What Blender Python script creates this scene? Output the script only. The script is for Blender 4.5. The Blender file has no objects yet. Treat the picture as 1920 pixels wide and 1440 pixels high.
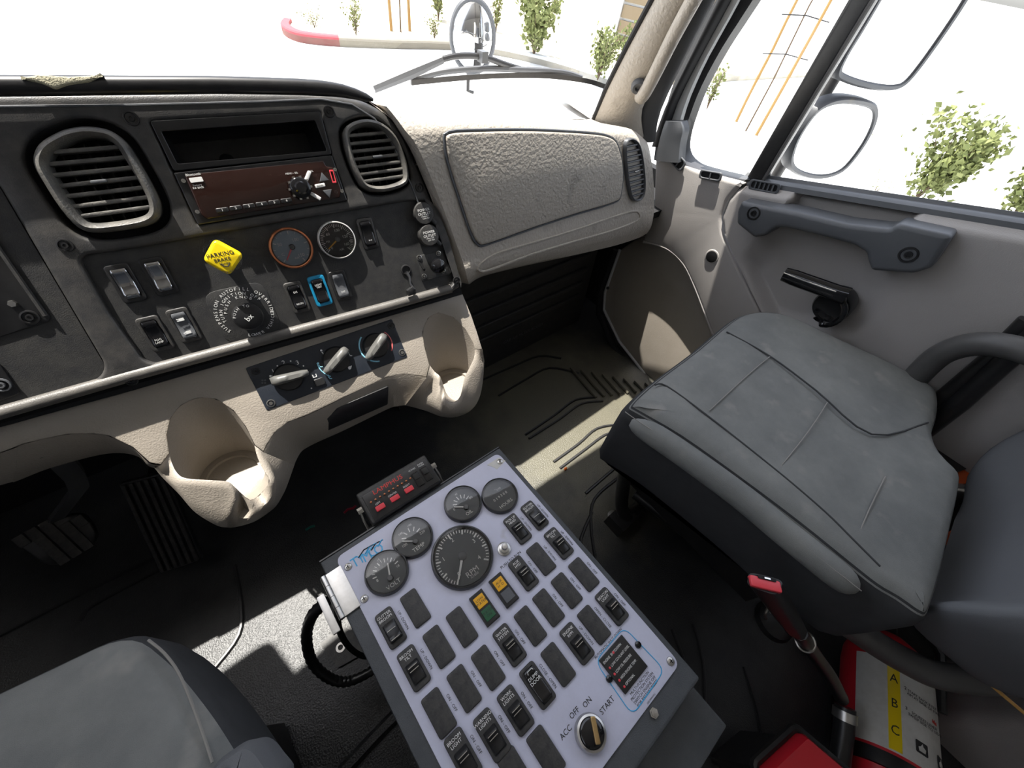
import bpy, bmesh, math, random
from mathutils import Vector, Matrix
random.seed(7)
sc = bpy.context.scene
col = sc.collection
R = math.radians

# ------------------------------------------------------------------ camera
F_PX, W_PX, H_PX = 730.27, 1920.0, 1440.0
EYE = Vector((0, 0, 1.0))
RT = Vector((0.77095551, -0.62437763, 0.12561919))
UP = Vector((0.42749349, 0.65352071, 0.62462789))
FW = Vector((0.47209842, 0.42785893, -0.77075276))
cam = bpy.data.objects.new('camera', bpy.data.cameras.new('camera'))
cam.data.sensor_width = 36.0
cam.data.lens = 36.0 * F_PX / W_PX
cam.data.clip_start = 0.02
cam.data.clip_end = 2000
m = Matrix.Identity(4)
for i in range(3):
    m[i][0], m[i][1], m[i][2], m[i][3] = RT[i], UP[i], -FW[i], EYE[i]
cam.matrix_world = m
col.objects.link(cam)
sc.camera = cam

# ------------------------------------------------------------------ light
SUN_DIR = Vector((0.12, -0.30, -1.0)).normalized()
world = bpy.data.worlds.new('sky'); sc.world = world; world.use_nodes = True
wn = world.node_tree.nodes; wl = world.node_tree.links
sky = wn.new('ShaderNodeTexSky'); sky.sky_type = 'NISHITA'; sky.sun_disc = False
sky.sun_elevation = R(76); sky.sun_rotation = R(-40); sky.air_density = 1.0; sky.dust_density = 2.0
wn['Background'].inputs['Strength'].default_value = 0.50
hs = wn.new('ShaderNodeHueSaturation'); hs.inputs['Saturation'].default_value = .4
wl.new(sky.outputs[0], hs.inputs['Color']); wl.new(hs.outputs[0], wn['Background'].inputs['Color'])
sun = bpy.data.objects.new('sun', bpy.data.lights.new('sun', 'SUN'))
sun.data.energy = 13.0; sun.data.angle = R(0.53); sun.data.color = (1.0, 0.955, 0.88)
sun.rotation_euler = SUN_DIR.to_track_quat('-Z', 'Y').to_euler()
sun.location = (0, 0, 6)
col.objects.link(sun)
vs = sc.view_settings
vs.view_transform = 'Standard'; vs.look = 'None'; vs.gamma = 1.0; vs.use_curve_mapping = False
vs.exposure = 0.0
sc.cycles.max_bounces = 8; sc.cycles.diffuse_bounces = 5; sc.cycles.transparent_max_bounces = 12
sc.cycles.caustics_reflective = False; sc.cycles.caustics_refractive = False

# ------------------------------------------------------------------ helpers: picture rays and frames
def ray(px, py):
    return RT * ((px - 960) / F_PX) - UP * ((py - 720) / F_PX) + FW
def hit(px, py, p0, n):
    d = ray(px, py); return EYE + d * ((Vector(p0) - EYE).dot(n) / d.dot(n))
def aZ(px, py, z): return hit(px, py, (0, 0, z), Vector((0, 0, 1)))
def aX(px, py, x): return hit(px, py, (x, 0, 0), Vector((1, 0, 0)))
def aY(px, py, y): return hit(px, py, (0, y, 0), Vector((0, 1, 0)))
class Fr:
    def __init__(s, o, u, v):
        s.o = Vector(o); s.u = Vector(u).normalized(); v = Vector(v)
        s.v = (v - s.u * v.dot(s.u)).normalized(); s.n = s.u.cross(s.v)
        s.M = Matrix(((s.u.x, s.v.x, s.n.x, s.o.x), (s.u.y, s.v.y, s.n.y, s.o.y), (s.u.z, s.v.z, s.n.z, s.o.z), (0, 0, 0, 1)))
    def uv(s, px, py, h=0.0):
        p = hit(px, py, s.o + s.n * h, s.n) - s.o; return (p.dot(s.u), p.dot(s.v))
    def L(s, pts, h=0.0): return [s.uv(a, b, h) for a, b in pts]
    def P(s, px, py, h=0.0):
        a, b = s.uv(px, py, h); return Vector((a, b, h))
    def w(s, a, b, h=0.0): return s.o + s.u * a + s.v * b + s.n * h
    def at(s, a, b, h=0.0, rot=0.0):
        return s.M @ Matrix.Translation((a, b, h)) @ Matrix.Rotation(rot, 4, 'Z')
    def apx(s, px, py, h=0.0, rot=0.0):
        a, b = s.uv(px, py, h); return s.at(a, b, h, rot)

def catmull(pts, closed=True, k=4):
    pts = [Vector(p) for p in pts]; n = len(pts); out = []
    for i in range(n if closed else n - 1):
        if closed: p0, p1, p2, p3 = pts[i - 1], pts[i], pts[(i + 1) % n], pts[(i + 2) % n]
        else: p0, p1, p2, p3 = pts[max(i - 1, 0)], pts[i], pts[i + 1], pts[min(i + 2, n - 1)]
        for j in range(k):
            t = j / k; t2 = t * t; t3 = t2 * t
            out.append(0.5 * ((2 * p1) + (p2 - p0) * t + (2 * p0 - 5 * p1 + 4 * p2 - p3) * t2 + (3 * p1 - p0 - 3 * p2 + p3) * t3))
    if not closed: out.append(pts[-1])
    return out
def rpoly(pts, r, k=5):
    pts = [Vector((p[0], p[1])) for p in pts]; n = len(pts); out = []
    rr = r if isinstance(r, (list, tuple)) else [r] * n
    for i in range(n):
        a, b, c = pts[i - 1], pts[i], pts[(i + 1) % n]
        if rr[i] <= 0: out.append(b); continue
        e1 = a - b; e2 = c - b; t = min(rr[i], e1.length * .48, e2.length * .48)
        p = b + e1.normalized() * t; q = b + e2.normalized() * t
        for j in range(k + 1):
            s = j / k; out.append(p * (1 - s) ** 2 + b * 2 * s * (1 - s) + q * s * s)
    return out
def rrect(w, h, r, cx=0, cy=0, k=4):
    return rpoly([(cx - w / 2, cy - h / 2), (cx + w / 2, cy - h / 2), (cx + w / 2, cy + h / 2), (cx - w / 2, cy + h / 2)], r, k)
def circ(r, n=32, cx=0, cy=0, ph=0):
    return [Vector((cx + r * math.cos(ph + 2 * math.pi * i / n), cy + r * math.sin(ph + 2 * math.pi * i / n))) for i in range(n)]
def area2(p): return sum(p[i - 1][0] * p[i][1] - p[i][0] * p[i - 1][1] for i in range(len(p)))
def ccw(p):
    p = [Vector((q[0], q[1])) for q in p]
    o = []
    for q in p:
        if not o or (q - o[-1]).length > 1e-6: o.append(q)
    if (o[0] - o[-1]).length < 1e-6: o.pop()
    return o if area2(o) > 0 else o[::-1]
def inset(p, d):
    n = len(p); out = []
    for i in range(n):
        e1 = (p[i] - p[i - 1]); e2 = (p[(i + 1) % n] - p[i])
        n1 = Vector((-e1.y, e1.x)).normalized(); n2 = Vector((-e2.y, e2.x)).normalized()
        b = n1 + n2
        b = b / max(b.dot(n1), .35) if b.length > 1e-6 else n1
        out.append(p[i] + b * d)
    return out

class MB:
    def __init__(s): s.v = []; s.f = []
    def add(s, vs_, fs):
        o = len(s.v); s.v += [Vector(p) for p in vs_]; s.f += [tuple(i + o for i in f) for f in fs]; return s
    def loft(s, rings, closed=True, cap0=False, cap1=False):
        o = len(s.v); n = len(rings[0])
        for r_ in rings: s.v += [Vector((p[0], p[1], p[2])) for p in r_]
        for k in range(len(rings) - 1):
            for i in range(n if closed else n - 1):
                j = (i + 1) % n
                s.f.append((o + k * n + i, o + k * n + j, o + (k + 1) * n + j, o + (k + 1) * n + i))
        if cap0: s.f.append(tuple(o + i for i in range(n))[::-1])
        if cap1: s.f.append(tuple(o + (len(rings) - 1) * n + i for i in range(n)))
        return s
    def tube(s, path, r, n=10, closed=False, caps=True):
        path = [Vector(p) for p in path]; rings = []; N = len(path); prev = None
        for i, p in enumerate(path):
            if closed: t = path[(i + 1) % N] - path[i - 1]
            else: t = path[min(i + 1, N - 1)] - path[max(i - 1, 0)]
            t.normalize()
            if prev is None:
                a = Vector((0, 0, 1)) if abs(t.z) < .9 else Vector((1, 0, 0)); x = t.cross(a).normalized()
            else: x = (prev - t * prev.dot(t)).normalized()
            prev = x; y = t.cross(x); q = r[i] if isinstance(r, (list, tuple)) else r
            rings.append([p + (x * math.cos(2 * math.pi * k / n) + y * math.sin(2 * math.pi * k / n)) * q for k in range(n)])
        if closed: rings.append(rings[0])
        return s.loft(rings, True, caps and not closed, caps and not closed)
    def box(s, c, d, M=None):
        x, y, z = d[0] / 2, d[1] / 2, d[2] / 2; c = Vector(c)
        vs_ = [c + Vector((sx * x, sy * y, sz * z)) for sz in (-1, 1) for sy in (-1, 1) for sx in (-1, 1)]
        if M: vs_ = [M @ p for p in vs_]
        return s.add(vs_, [(0, 2, 3, 1), (4, 5, 7, 6), (0, 1, 5, 4), (2, 6, 7, 3), (0, 4, 6, 2), (1, 3, 7, 5)])
    def rbox(s, c, d, r, k=3):
        # box with rounded vertical edges and rounded top
        o = rrect(d[0], d[1], min(r * 1.6, d[0] * .45, d[1] * .45), c[0], c[1])
        return s.plate(o, [], c[2] - d[2] / 2, c[2] + d[2] / 2, r, k, True)
    def lathe(s, prof, n=32, c=(0, 0, 0), cap=True):
        rings = [[Vector((c[0] + r * math.cos(2 * math.pi * i / n), c[1] + r * math.sin(2 * math.pi * i / n), c[2] + z)) for i in range(n)] for r, z in prof]
        return s.loft(rings, True, False, cap)
    def plate(s, outer, holes, z0, z1, r=0.0, k=3, bottom=False, hr=None):
        # flat piece with outline + holes, rounded upper edges
        hr = r if hr is None else hr
        loops = []
        for idx, lp in enumerate([outer] + list(holes)):
            lp = ccw(lp); rr = r if idx == 0 else hr; sg = 1 if idx == 0 else -1
            rings = [[(p.x, p.y, z0) for p in lp]]
            if rr > 0:
                for j in range(k + 1):
                    a = math.pi / 2 * j / k; q = inset(lp, sg * rr * (1 - math.cos(a)))
                    rings.append([(p.x, p.y, z1 - rr + rr * math.sin(a)) for p in q])
            else: rings.append([(p.x, p.y, z1) for p in lp])
            if sg < 0: rings = [x[::-1] for x in rings]
            s.loft(rings); loops.append(rings[-1])
        bm = bmesh.new(); ed = []
        for lp in loops:
            bv = [bm.verts.new(p) for p in lp]
            ed += [bm.edges.new((bv[i - 1], bv[i])) for i in range(len(bv))]
        bmesh.ops.triangle_fill(bm, use_beauty=True, use_dissolve=False, edges=ed, normal=(0, 0, 1))
        bm.verts.index_update(); fs = []
        for f in bm.faces:
            f.normal_update(); ix = [v.index for v in f.verts]
            fs.append(tuple(ix if f.normal.z > 0 else ix[::-1]))
        s.add([v.co for v in bm.verts], fs); bm.free()
        if bottom and not holes:
            lp = ccw(outer); s.add([(p.x, p.y, z0) for p in lp], [tuple(range(len(lp)))[::-1]])
        return s
    def mesh(s, name, ang=38):
        me = bpy.data.meshes.new(name); me.from_pydata([tuple(p) for p in s.v], [], s.f)
        if ang:
            bm = bmesh.new(); bm.from_mesh(me)
            bmesh.ops.remove_doubles(bm, verts=bm.verts, dist=2e-6)
            bmesh.ops.recalc_face_normals(bm, faces=bm.faces) if ang > 900 else None
            bm.to_mesh(me); bm.free()
            me.polygons.foreach_set('use_smooth', [True] * len(me.polygons))
            me.set_sharp_from_angle(angle=R(ang))
        me.update(); return me
    def build(s, name, mat, parent=None, M=None, ang=38): return obj(name, s.mesh(name, ang), mat, parent, M)

WM = {}
I4 = Matrix.Identity(4)
def obj(name, me, mat, parent=None, M=None):
    o = bpy.data.objects.new(name, me); col.objects.link(o)
    if mat is not None and len(me.materials) == 0: me.materials.append(mat)
    elif mat is not None and me.materials[0] is not mat:
        o.material_slots[0].link = 'OBJECT'; o.material_slots[0].material = mat
    M = M or I4; WM[o.name] = M.copy()
    if parent is not None:
        o.parent = parent; o.matrix_parent_inverse = WM[parent.name].inverted()
    o.matrix_basis = M
    return o
def tag(o, label, cat=None, group=None):
    o['label'] = label
    if cat: o['category'] = cat
    if group: o['group'] = group
    return o
def thing(name, loc, label, cat, group=None):
    o = bpy.data.objects.new(name, None); col.objects.link(o); o.empty_display_size = .05
    o.location = loc; WM[o.name] = Matrix.Translation(loc); return tag(o, label, cat, group)
def struct(o, label=None, cat=None):
    o['kind'] = 'structure'
    if label: o['label'] = label
    if cat: o['category'] = cat
    return o

TXT = {}
def text(s_, size, M, mat, parent, name='lettering', align='CENTER', sx=1.0):
    k = (s_, align)
    if k not in TXT:
        cu = bpy.data.curves.new('lettering', 'FONT'); cu.body = s_; cu.align_x = align; cu.align_y = 'CENTER'
        cu.resolution_u = 2; cu.size = 1.0; cu.extrude = 0.012; cu.space_line = .95
        t = bpy.data.objects.new('t', cu)
        TXT[k] = bpy.data.meshes.new_from_object(t)
        bpy.data.objects.remove(t); bpy.data.curves.remove(cu)
    S = Matrix.Diagonal((size * sx, size, size, 1))
    return obj(name, TXT[k], mat, parent, M @ S)

# ------------------------------------------------------------------ materials
MATS = {}
def P(name, c, rough=.5, metal=0.0, bump=None, dust=None, spec=.5, coat=0.0, grime=None):
    m_ = bpy.data.materials.new(name); m_.use_nodes = True; nt = m_.node_tree; b = nt.nodes['Principled BSDF']
    b.inputs['Base Color'].default_value = (*c, 1); b.inputs['Roughness'].default_value = rough
    b.inputs['Metallic'].default_value = metal; b.inputs['Specular IOR Level'].default_value = spec
    b.inputs['Coat Weight'].default_value = coat
    tc = nt.nodes.new('ShaderNodeTexCoord')
    if dust:
        sca, amt, c2 = dust
        nz = nt.nodes.new('ShaderNodeTexNoise'); nz.inputs['Scale'].default_value = sca; nz.inputs['Detail'].default_value = 8
        nz.inputs['Roughness'].default_value = .65
        nt.links.new(tc.outputs['Object'], nz.inputs['Vector'])
        rp = nt.nodes.new('ShaderNodeValToRGB'); rp.color_ramp.elements[0].position = .38; rp.color_ramp.elements[1].position = .75
        rp.color_ramp.elements[0].color = (*c, 1); rp.color_ramp.elements[1].color = (*[a * (1 - amt) + d * amt for a, d in zip(c, c2)], 1)
        nt.links.new(nz.outputs['Fac'], rp.inputs[0]); nt.links.new(rp.outputs[0], b.inputs['Base Color'])
        if grime:
            n2 = nt.nodes.new('ShaderNodeTexNoise'); n2.inputs['Scale'].default_value = grime[0]; n2.inputs['Detail'].default_value = 3
            nt.links.new(tc.outputs['Object'], n2.inputs['Vector'])
            r2 = nt.nodes.new('ShaderNodeValToRGB'); r2.color_ramp.elements[0].position = grime[1]; r2.color_ramp.elements[1].position = grime[2]
            nt.links.new(n2.outputs['Fac'], r2.inputs[0])
            mx = nt.nodes.new('ShaderNodeMix'); mx.data_type = 'RGBA'
            nt.links.new(r2.outputs[0], mx.inputs[0]); nt.links.new(rp.outputs[0], mx.inputs[6]); mx.inputs[7].default_value = (*grime[3], 1)
            nt.links.new(mx.outputs[2], b.inputs['Base Color'])
    if bump:
        sca, st = bump[:2]
        if len(bump) > 2 and bump[2] == 'vor':
            nz = nt.nodes.new('ShaderNodeTexVoronoi'); nz.inputs['Scale'].default_value = sca; out = nz.outputs['Distance']
        else:
            nz = nt.nodes.new('ShaderNodeTexNoise'); nz.inputs['Scale'].default_value = sca; nz.inputs['Detail'].default_value = 3; out = nz.outputs['Fac']
        nt.links.new(tc.outputs['Object'], nz.inputs['Vector'])
        bp = nt.nodes.new('ShaderNodeBump'); bp.inputs['Strength'].default_value = st; bp.inputs['Distance'].default_value = .002
        nt.links.new(out, bp.inputs['Height']); nt.links.new(bp.outputs[0], b.inputs['Normal'])
    MATS[name] = m_; return m_
tan = P('tan_dash_plastic', (.29, .258, .218), .42, bump=(420, .35), dust=(30, .35, (.335, .30, .26)))
tan_leather = P('tan_grained_vinyl', (.40, .365, .315), .5, bump=(170, 1.1), dust=(9, .5, (.44, .40, .35)), grime=(14, .62, .8, (.24, .22, .19)))
door_grey = P('grey_grained_door_plastic', (.37, .35, .335), .5, bump=(520, .3), dust=(12, .4, (.41, .39, .375)))
slate = P('slate_grey_plastic', (.085, .09, .098), .42, bump=(700, .12), dust=(25, .3, (.12, .12, .125)))
bezel_m = P('dusty_dark_grey_plastic', (.032, .032, .033), .42, bump=(800, .15), dust=(55, .55, (.10, .093, .083)))
panel_m = P('charcoal_plate', (.018, .0185, .02), .6, bump=(900, .2), dust=(60, .5, (.06, .057, .05)))
black = P('black_plastic', (.012, .012, .013), .32, dust=(80, .25, (.05, .05, .05)))
black_gloss = P('gloss_black_plastic', (.006, .006, .007), .1)
black_matte = P('matte_black', (.009, .009, .01), .8)
dusty_black = P('dusty_black_plastic', (.022, .022, .023), .5, bump=(500, .2), dust=(120, .7, (.075, .07, .062)))
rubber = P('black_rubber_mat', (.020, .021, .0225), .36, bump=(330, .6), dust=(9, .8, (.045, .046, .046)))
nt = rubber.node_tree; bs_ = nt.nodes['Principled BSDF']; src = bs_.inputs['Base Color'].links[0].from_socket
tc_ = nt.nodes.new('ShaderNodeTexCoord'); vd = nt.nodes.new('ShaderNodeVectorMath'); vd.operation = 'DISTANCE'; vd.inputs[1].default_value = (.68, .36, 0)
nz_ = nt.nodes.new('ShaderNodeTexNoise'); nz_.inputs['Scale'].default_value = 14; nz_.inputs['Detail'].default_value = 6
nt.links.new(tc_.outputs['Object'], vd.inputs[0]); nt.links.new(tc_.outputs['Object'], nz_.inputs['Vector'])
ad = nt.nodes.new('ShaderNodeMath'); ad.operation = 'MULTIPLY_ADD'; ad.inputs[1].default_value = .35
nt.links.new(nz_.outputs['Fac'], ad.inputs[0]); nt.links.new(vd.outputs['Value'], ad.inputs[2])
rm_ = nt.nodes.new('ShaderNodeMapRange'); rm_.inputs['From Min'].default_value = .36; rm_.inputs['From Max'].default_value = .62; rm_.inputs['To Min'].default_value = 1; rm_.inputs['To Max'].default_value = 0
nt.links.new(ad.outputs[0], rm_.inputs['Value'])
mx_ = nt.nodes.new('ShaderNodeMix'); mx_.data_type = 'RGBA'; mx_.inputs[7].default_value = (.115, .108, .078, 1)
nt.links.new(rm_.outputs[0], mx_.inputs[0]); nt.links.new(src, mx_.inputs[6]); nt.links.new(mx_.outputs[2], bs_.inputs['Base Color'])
rubber_line = P('black_rubber_moulding', (.02, .02, .021), .4)
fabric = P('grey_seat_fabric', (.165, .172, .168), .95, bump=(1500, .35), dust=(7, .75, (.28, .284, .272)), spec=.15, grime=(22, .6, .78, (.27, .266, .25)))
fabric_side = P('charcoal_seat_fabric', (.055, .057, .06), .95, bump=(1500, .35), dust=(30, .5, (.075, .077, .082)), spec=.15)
fabric_back = P('blue_grey_seat_fabric', (.15, .155, .163), .95, bump=(1700, .4), dust=(25, .4, (.16, .165, .17)), spec=.15)
stitch = P('seam_thread', (.05, .052, .053), .9)
stitch_pale = P('pale_seam_thread', (.26, .25, .23), .9)
frame_black = P('black_painted_steel', (.012, .012, .013), .35, dust=(40, .4, (.05, .045, .04)))
grey_tube = P('dark_grey_tube', (.07, .068, .066), .5, dust=(20, .4, (.12, .115, .11)))
steel = P('bare_steel', (.55, .54, .52), .3, 1.0, dust=(90, .4, (.35, .33, .3)))
chrome = P('chrome', (.8, .8, .8), .08, 1.0)
brass = P('worn_brass', (.6, .42, .2), .28, 1.0)
copper = P('copper_ring', (.36, .13, .06), .3, .75)
white = P('white_print', (.78, .78, .76), .6)
ink = P('black_print', (.02, .02, .02), .6)
red = P('red_paint', (.62, .02, .035), .3, dust=(18, .3, (.5, .02, .03)))
red_print = P('red_print', (.7, .04, .03), .5)
red_plastic = P('red_button_plastic', (.75, .06, .08), .35)
yellow = P('yellow_plastic', (.85, .62, .01), .3)
amber = P('amber_label', (.8, .4, .01), .5)
green_p = P('green_label', (.012, .09, .035), .45)
blue = P('blue_plastic', (.01, .23, .42), .4)
cyan = P('cyan_print', (.05, .42, .75), .5)
dial = P('gauge_dial', (.05, .056, .06), .5)
dial_grey = P('blue_grey_gauge_dial', (.30, .37, .46), .4)
ring_white = P('white_metal_ring', (.72, .71, .68), .3, .3)
needle_red = P('pink_red_needle', (.85, .12, .16), .4)
lavender = P('lavender_grey_panel', (.58, .59, .72), .42, bump=(260, .06), dust=(14, .5, (.44, .44, .52)), grime=(20, .68, .85, (.34, .32, .32)))
console_m = P('grey_painted_console', (.055, .06, .066), .5, bump=(700, .25), dust=(40, .5, (.09, .095, .1)))
radio_m = P('brown_reflection_gloss', (.016, .0055, .004), .10, dust=(260, .10, (.10, .07, .06)))  # glossy black face; its brown reflection is put into the base colour
white_body = P('white_truck_paint', (.8, .81, .82), .3)
grey_paint = P('pale_grey_body_paint', (.45, .46, .46), .4)
orange_w = P('orange_webbing', (.55, .09, .02), .7, bump=(900, .3))
headliner = P('grey_headliner', (.33, .315, .295), .9)
mirror_m = P('mirror_glass', (.92, .93, .94), .02, 1.0)
paper = P('label_paper', (.62, .61, .58), .55, dust=(60, .5, (.45, .43, .38)))
concrete = P('pale_concrete', (.62, .63, .63), .85, dust=(2, .3, (.7, .7, .69)))
soil = P('pale_dry_soil', (.55, .50, .40), .95, dust=(4, .6, (.36, .31, .2)))
curb_m = P('dusty_curb', (.26, .235, .19), .9, dust=(8, .4, (.33, .3, .26)))
curb_red = P('red_curb_paint', (.34, .055, .07), .8, dust=(8, .3, (.4, .1, .11)))
leaf = P('shrub_leaf', (.12, .145, .04), .7, dust=(5, .7, (.2, .21, .075)))
twig = P('twig_brown', (.09, .06, .035), .9)
stake_m = P('wooden_stake', (.30, .175, .055), .8)
slat_m = P('brown_metal_slat', (.22, .175, .115), .6)
def glass_mat(name, fac, tint=(1, 1, 1)):
    g = bpy.data.materials.new(name); g.use_nodes = True; nt = g.node_tree; nt.nodes.clear()
    o = nt.nodes.new('ShaderNodeOutputMaterial'); mx = nt.nodes.new('ShaderNodeMixShader'); t = nt.nodes.new('ShaderNodeBsdfTransparent')
    gl = nt.nodes.new('ShaderNodeBsdfGlossy'); gl.inputs['Roughness'].default_value = .03; t.inputs[0].default_value = (*tint, 1)
    fr = nt.nodes.new('ShaderNodeFresnel'); fr.inputs[0].default_value = 1.45
    ml = nt.nodes.new('ShaderNodeMath'); ml.operation = 'MULTIPLY'; ml.inputs[1].default_value = fac
    nt.links.new(fr.outputs[0], ml.inputs[0]); nt.links.new(ml.outputs[0], mx.inputs[0])
    nt.links.new(t.outputs[0], mx.inputs[1]); nt.links.new(gl.outputs[0], mx.inputs[2]); nt.links.new(mx.outputs[0], o.inputs[0])
    return g
glass = glass_mat('window_glass', .6)
lens_glass = glass_mat('gauge_glass', 1.3)

# ================================================================== THE PLACE OUTSIDE
GZ = -1.1
g = MB().box((10, 5, GZ - .1), (1600, 1600, .2)).build('ground', concrete, ang=0)
struct(g, 'sunlit pale concrete yard around the truck', 'ground')
def gp(px, py, z=GZ): return aZ(px, py, z)
# planted island with its curb
isl_px = [(535, 52), (530, 62), (545, 74), (575, 82), (638, 88), (740, 92), (840, 94), (930, 104), (1035, 128), (1150, 165)]
isl = [gp(*p) for p in isl_px]
front = catmull(isl, False, 5)
back = [Vector((4.2, 12.6, GZ)), Vector((3.4, 11.8, GZ))]
out2 = [(p.x, p.y) for p in front] + [(16, 5.4), (16, 15), (6.5, 14.5)] + [(p.x, p.y) for p in back]
o = MB().plate(out2, [], GZ, GZ + .10, 0).build('planting_bed', soil, ang=0)
tag(o, 'pale dry soil bed of the planted island beyond the windshield', 'planting bed')
def curb(name, path, mat, label):
    l = [p.copy() for p in path]; mb = MB(); rings = []
    for i, p in enumerate(l):
        t = l[min(i + 1, len(l) - 1)] - l[max(i - 1, 0)]; t.z = 0; t.normalize(); q = Vector((t.y, -t.x, 0))
        rings.append([p + q * .0 + Vector((0, 0, 0)), p + Vector((0, 0, .13)), p - q * .02 + Vector((0, 0, .15)), p - q * .15 + Vector((0, 0, .15)), p - q * .15])
    mb.loft(rings, True, True, True)
    return tag(mb.build(name, mat), label, 'curb')
nred = 21
curb('curb', front[:nred], curb_red, 'curved curb end painted red at the island')
curb('curb', front[nred - 1:34], curb_m, 'dusty unpainted curb running right from the red curb')
curb('curb', front[33:], concrete, 'curb coloured pale for the glare behind the wiper, right of the hood mirror')  # glare whites out this stretch, so its colour is made paler

def shrub(px, py, hgt, wid, label, n=260, z=GZ, seed=1, dist=None, lean=0.0):
    rnd = random.Random(seed)
    b = gp(px, py, z + .1) if dist is None else dist
    t = thing('shrub', b, label, 'shrub', 'shrubs outside the truck')
    st = MB(); tips = []
    for i in range(9):
        a = rnd.uniform(0, 6.28); r = wid * rnd.uniform(.1, .5); h = hgt * rnd.uniform(.6, 1.0)
        p = [b, b + Vector((math.cos(a) * r * .35, math.sin(a) * r * .35, h * .5)), b + Vector((math.cos(a) * r, math.sin(a) * r, h))]
        st.tube(p, [.012 * hgt, .008 * hgt, .003], 5); tips.append((a, r, h))
    st.build('stem', twig, t)
    lf = MB()
    for i in range(int(n * 2.2)):
        a, r, h = rnd.choice(tips); s = rnd.uniform(.25, 1.02)
        c = b + Vector((math.cos(a) * r * s ** 1.3, math.sin(a) * r * s ** 1.3, h * s)) + Vector([rnd.gauss(0, wid * .075) for _ in range(3)])
        if c.z < b.z: c.z = b.z + .02
        L_ = hgt * rnd.uniform(.06, .12); w = L_ * .34
        d = Vector((rnd.uniform(-1, 1), rnd.uniform(-1, 1), rnd.uniform(.1, 1))).normalized(); q = d.cross(Vector((rnd.uniform(-1, 1), rnd.uniform(-1, 1), rnd.uniform(-.3, .3)))).normalized()
        nn = d.cross(q) * w * .3
        lf.add([c, c + d * L_ * .5 + q * w - nn, c + d * L_, c + d * L_ * .5 - q * w - nn], [(0, 1, 2), (0, 2, 3)])
    o_ = lf.build('foliage', leaf, t, ang=0); o_['kind'] = 'stuff'
    return t
shrub(1000, 106, 1.15, 1.15, 'largest shrub seen through the windshield, right of the round hood mirror', 480, seed=3)
shrub(1120, 150, .85, .9, 'bushy shrub beside the right end of the wiper blade', 360, seed=4)
shrub(822, 38, 1.0, .55, 'tall thin shrub left of the round hood mirror, standing on its own', 160, seed=5)
shrub(668, 66, .5, .45, 'small low shrub behind the red curb', 110, seed=6)
shrub(590, 52, .3, .5, 'tiny flat shrub at the far left of the planted island', 70, seed=7)
shrub(815, 74, .42, .4, 'small shrub beside the tan curb, right of the tree stakes', 90, seed=8)
shrub(930, 60, .7, .4, 'thin shrub just behind the rim of the round hood mirror', 80, seed=9)
shrub(1715, 375, 1.0, 1.25, 'green shrub seen through the door window, right of the lower mirror', 620, seed=10)
shrub(1890, 415, .95, 1.2, 'green shrub at the right edge of the door window', 560, seed=11)
shrub(1325, 205, .7, .4, 'thin shrub just behind the front frame of the door window', 70, seed=12)
for i, (px, py) in enumerate([(1640, 360), (1600, 262), (1500, 262)]):
    shrub(px, py, .22, .8, ['low dry weeds left of the shrub by the lower mirror', 'low dry weeds behind the lower mirror', 'low dry weeds behind the black window post'][i], 45, seed=20 + i)
def stake(base, top, r, label):
    a = Vector(base); b = Vector(top); mb = MB(); n = 8
    mb.tube([a.lerp(b, k / n) + Vector((random.gauss(0, .004), random.gauss(0, .004), 0)) for k in range(n + 1)], [r * (1 - .25 * k / n) for k in range(n + 1)], 8)
    return tag(mb.build('tree_stake', stake_m), label, 'stake', 'wooden tree stakes')
for px, lab in ((735, 'left wooden stake of the pair seen through the windshield'), (769, 'right wooden stake of the pair seen through the windshield')):
    b = gp(px, 70); stake(b, b + Vector((.02, .0, 2.6)), .032, lab)
for px, py, lab in ((1380, 228, 'left wooden stake of the pair seen through the door window'), (1418, 254, 'right wooden stake, next to the black post of the door window')):
    b = gp(px, py); stake(b, b + Vector((.05, .0, 2.9)), .028, lab)
def sapling(b, h, label):
    t = thing('sapling', b, label, 'tree')
    MB().tube([b, b + Vector((.03, 0, h * .3)), b + Vector((-.02, .02, h * .65)), b + Vector((.03, 0, h))], [.016, .014, .012, .008], 6).build('trunk', twig, t)
    for k in range(3):
        z = h * (.42 + .18 * k); MB().tube([b + Vector((-.38, .2, z)), b + Vector((0, 0, z + .03)), b + Vector((.35, -.25, z))], .008, 5).build('tie', black_matte, t)
sapling(gp(752, 72), 2.3, 'bare young tree tied between the stakes beyond the windshield')
sapling(gp(1398, 246), 2.6, 'bare young tree tied between the stakes outside the door window')
# low-set louvred building
bA = gp(1150, 92); bB = gp(1290, 130)
dirx = (bB - bA); dirx.z = 0; dirx.normalize(); bfr = Fr(bA, dirx, (0, 0, 1))
bt = thing('building', bA, 'pale building with brown louvred doors and a white post, past the windshield pillar', 'building')
MB().box((1.05, 2.0, -.12), (2.6, 4.4, .2)).build('wall', white_body, bt, bfr.M)
sl = MB().box((0, 0, 0), (1.0, .24, .06)).mesh('slat', 0)
for c_ in range(2):
    for r_ in range(12):
        obj('slat', sl, slat_m, bt, bfr.M @ Matrix.Translation((c_ * 1.22 + .55 - .05, .18 + r_ * .29, .03)))
for c_ in range(3):
    MB().box((c_ * 1.22 - .1, 1.9, .05), (.16, 3.8, .16)).build('post', white_body, bt, bfr.M)
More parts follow.
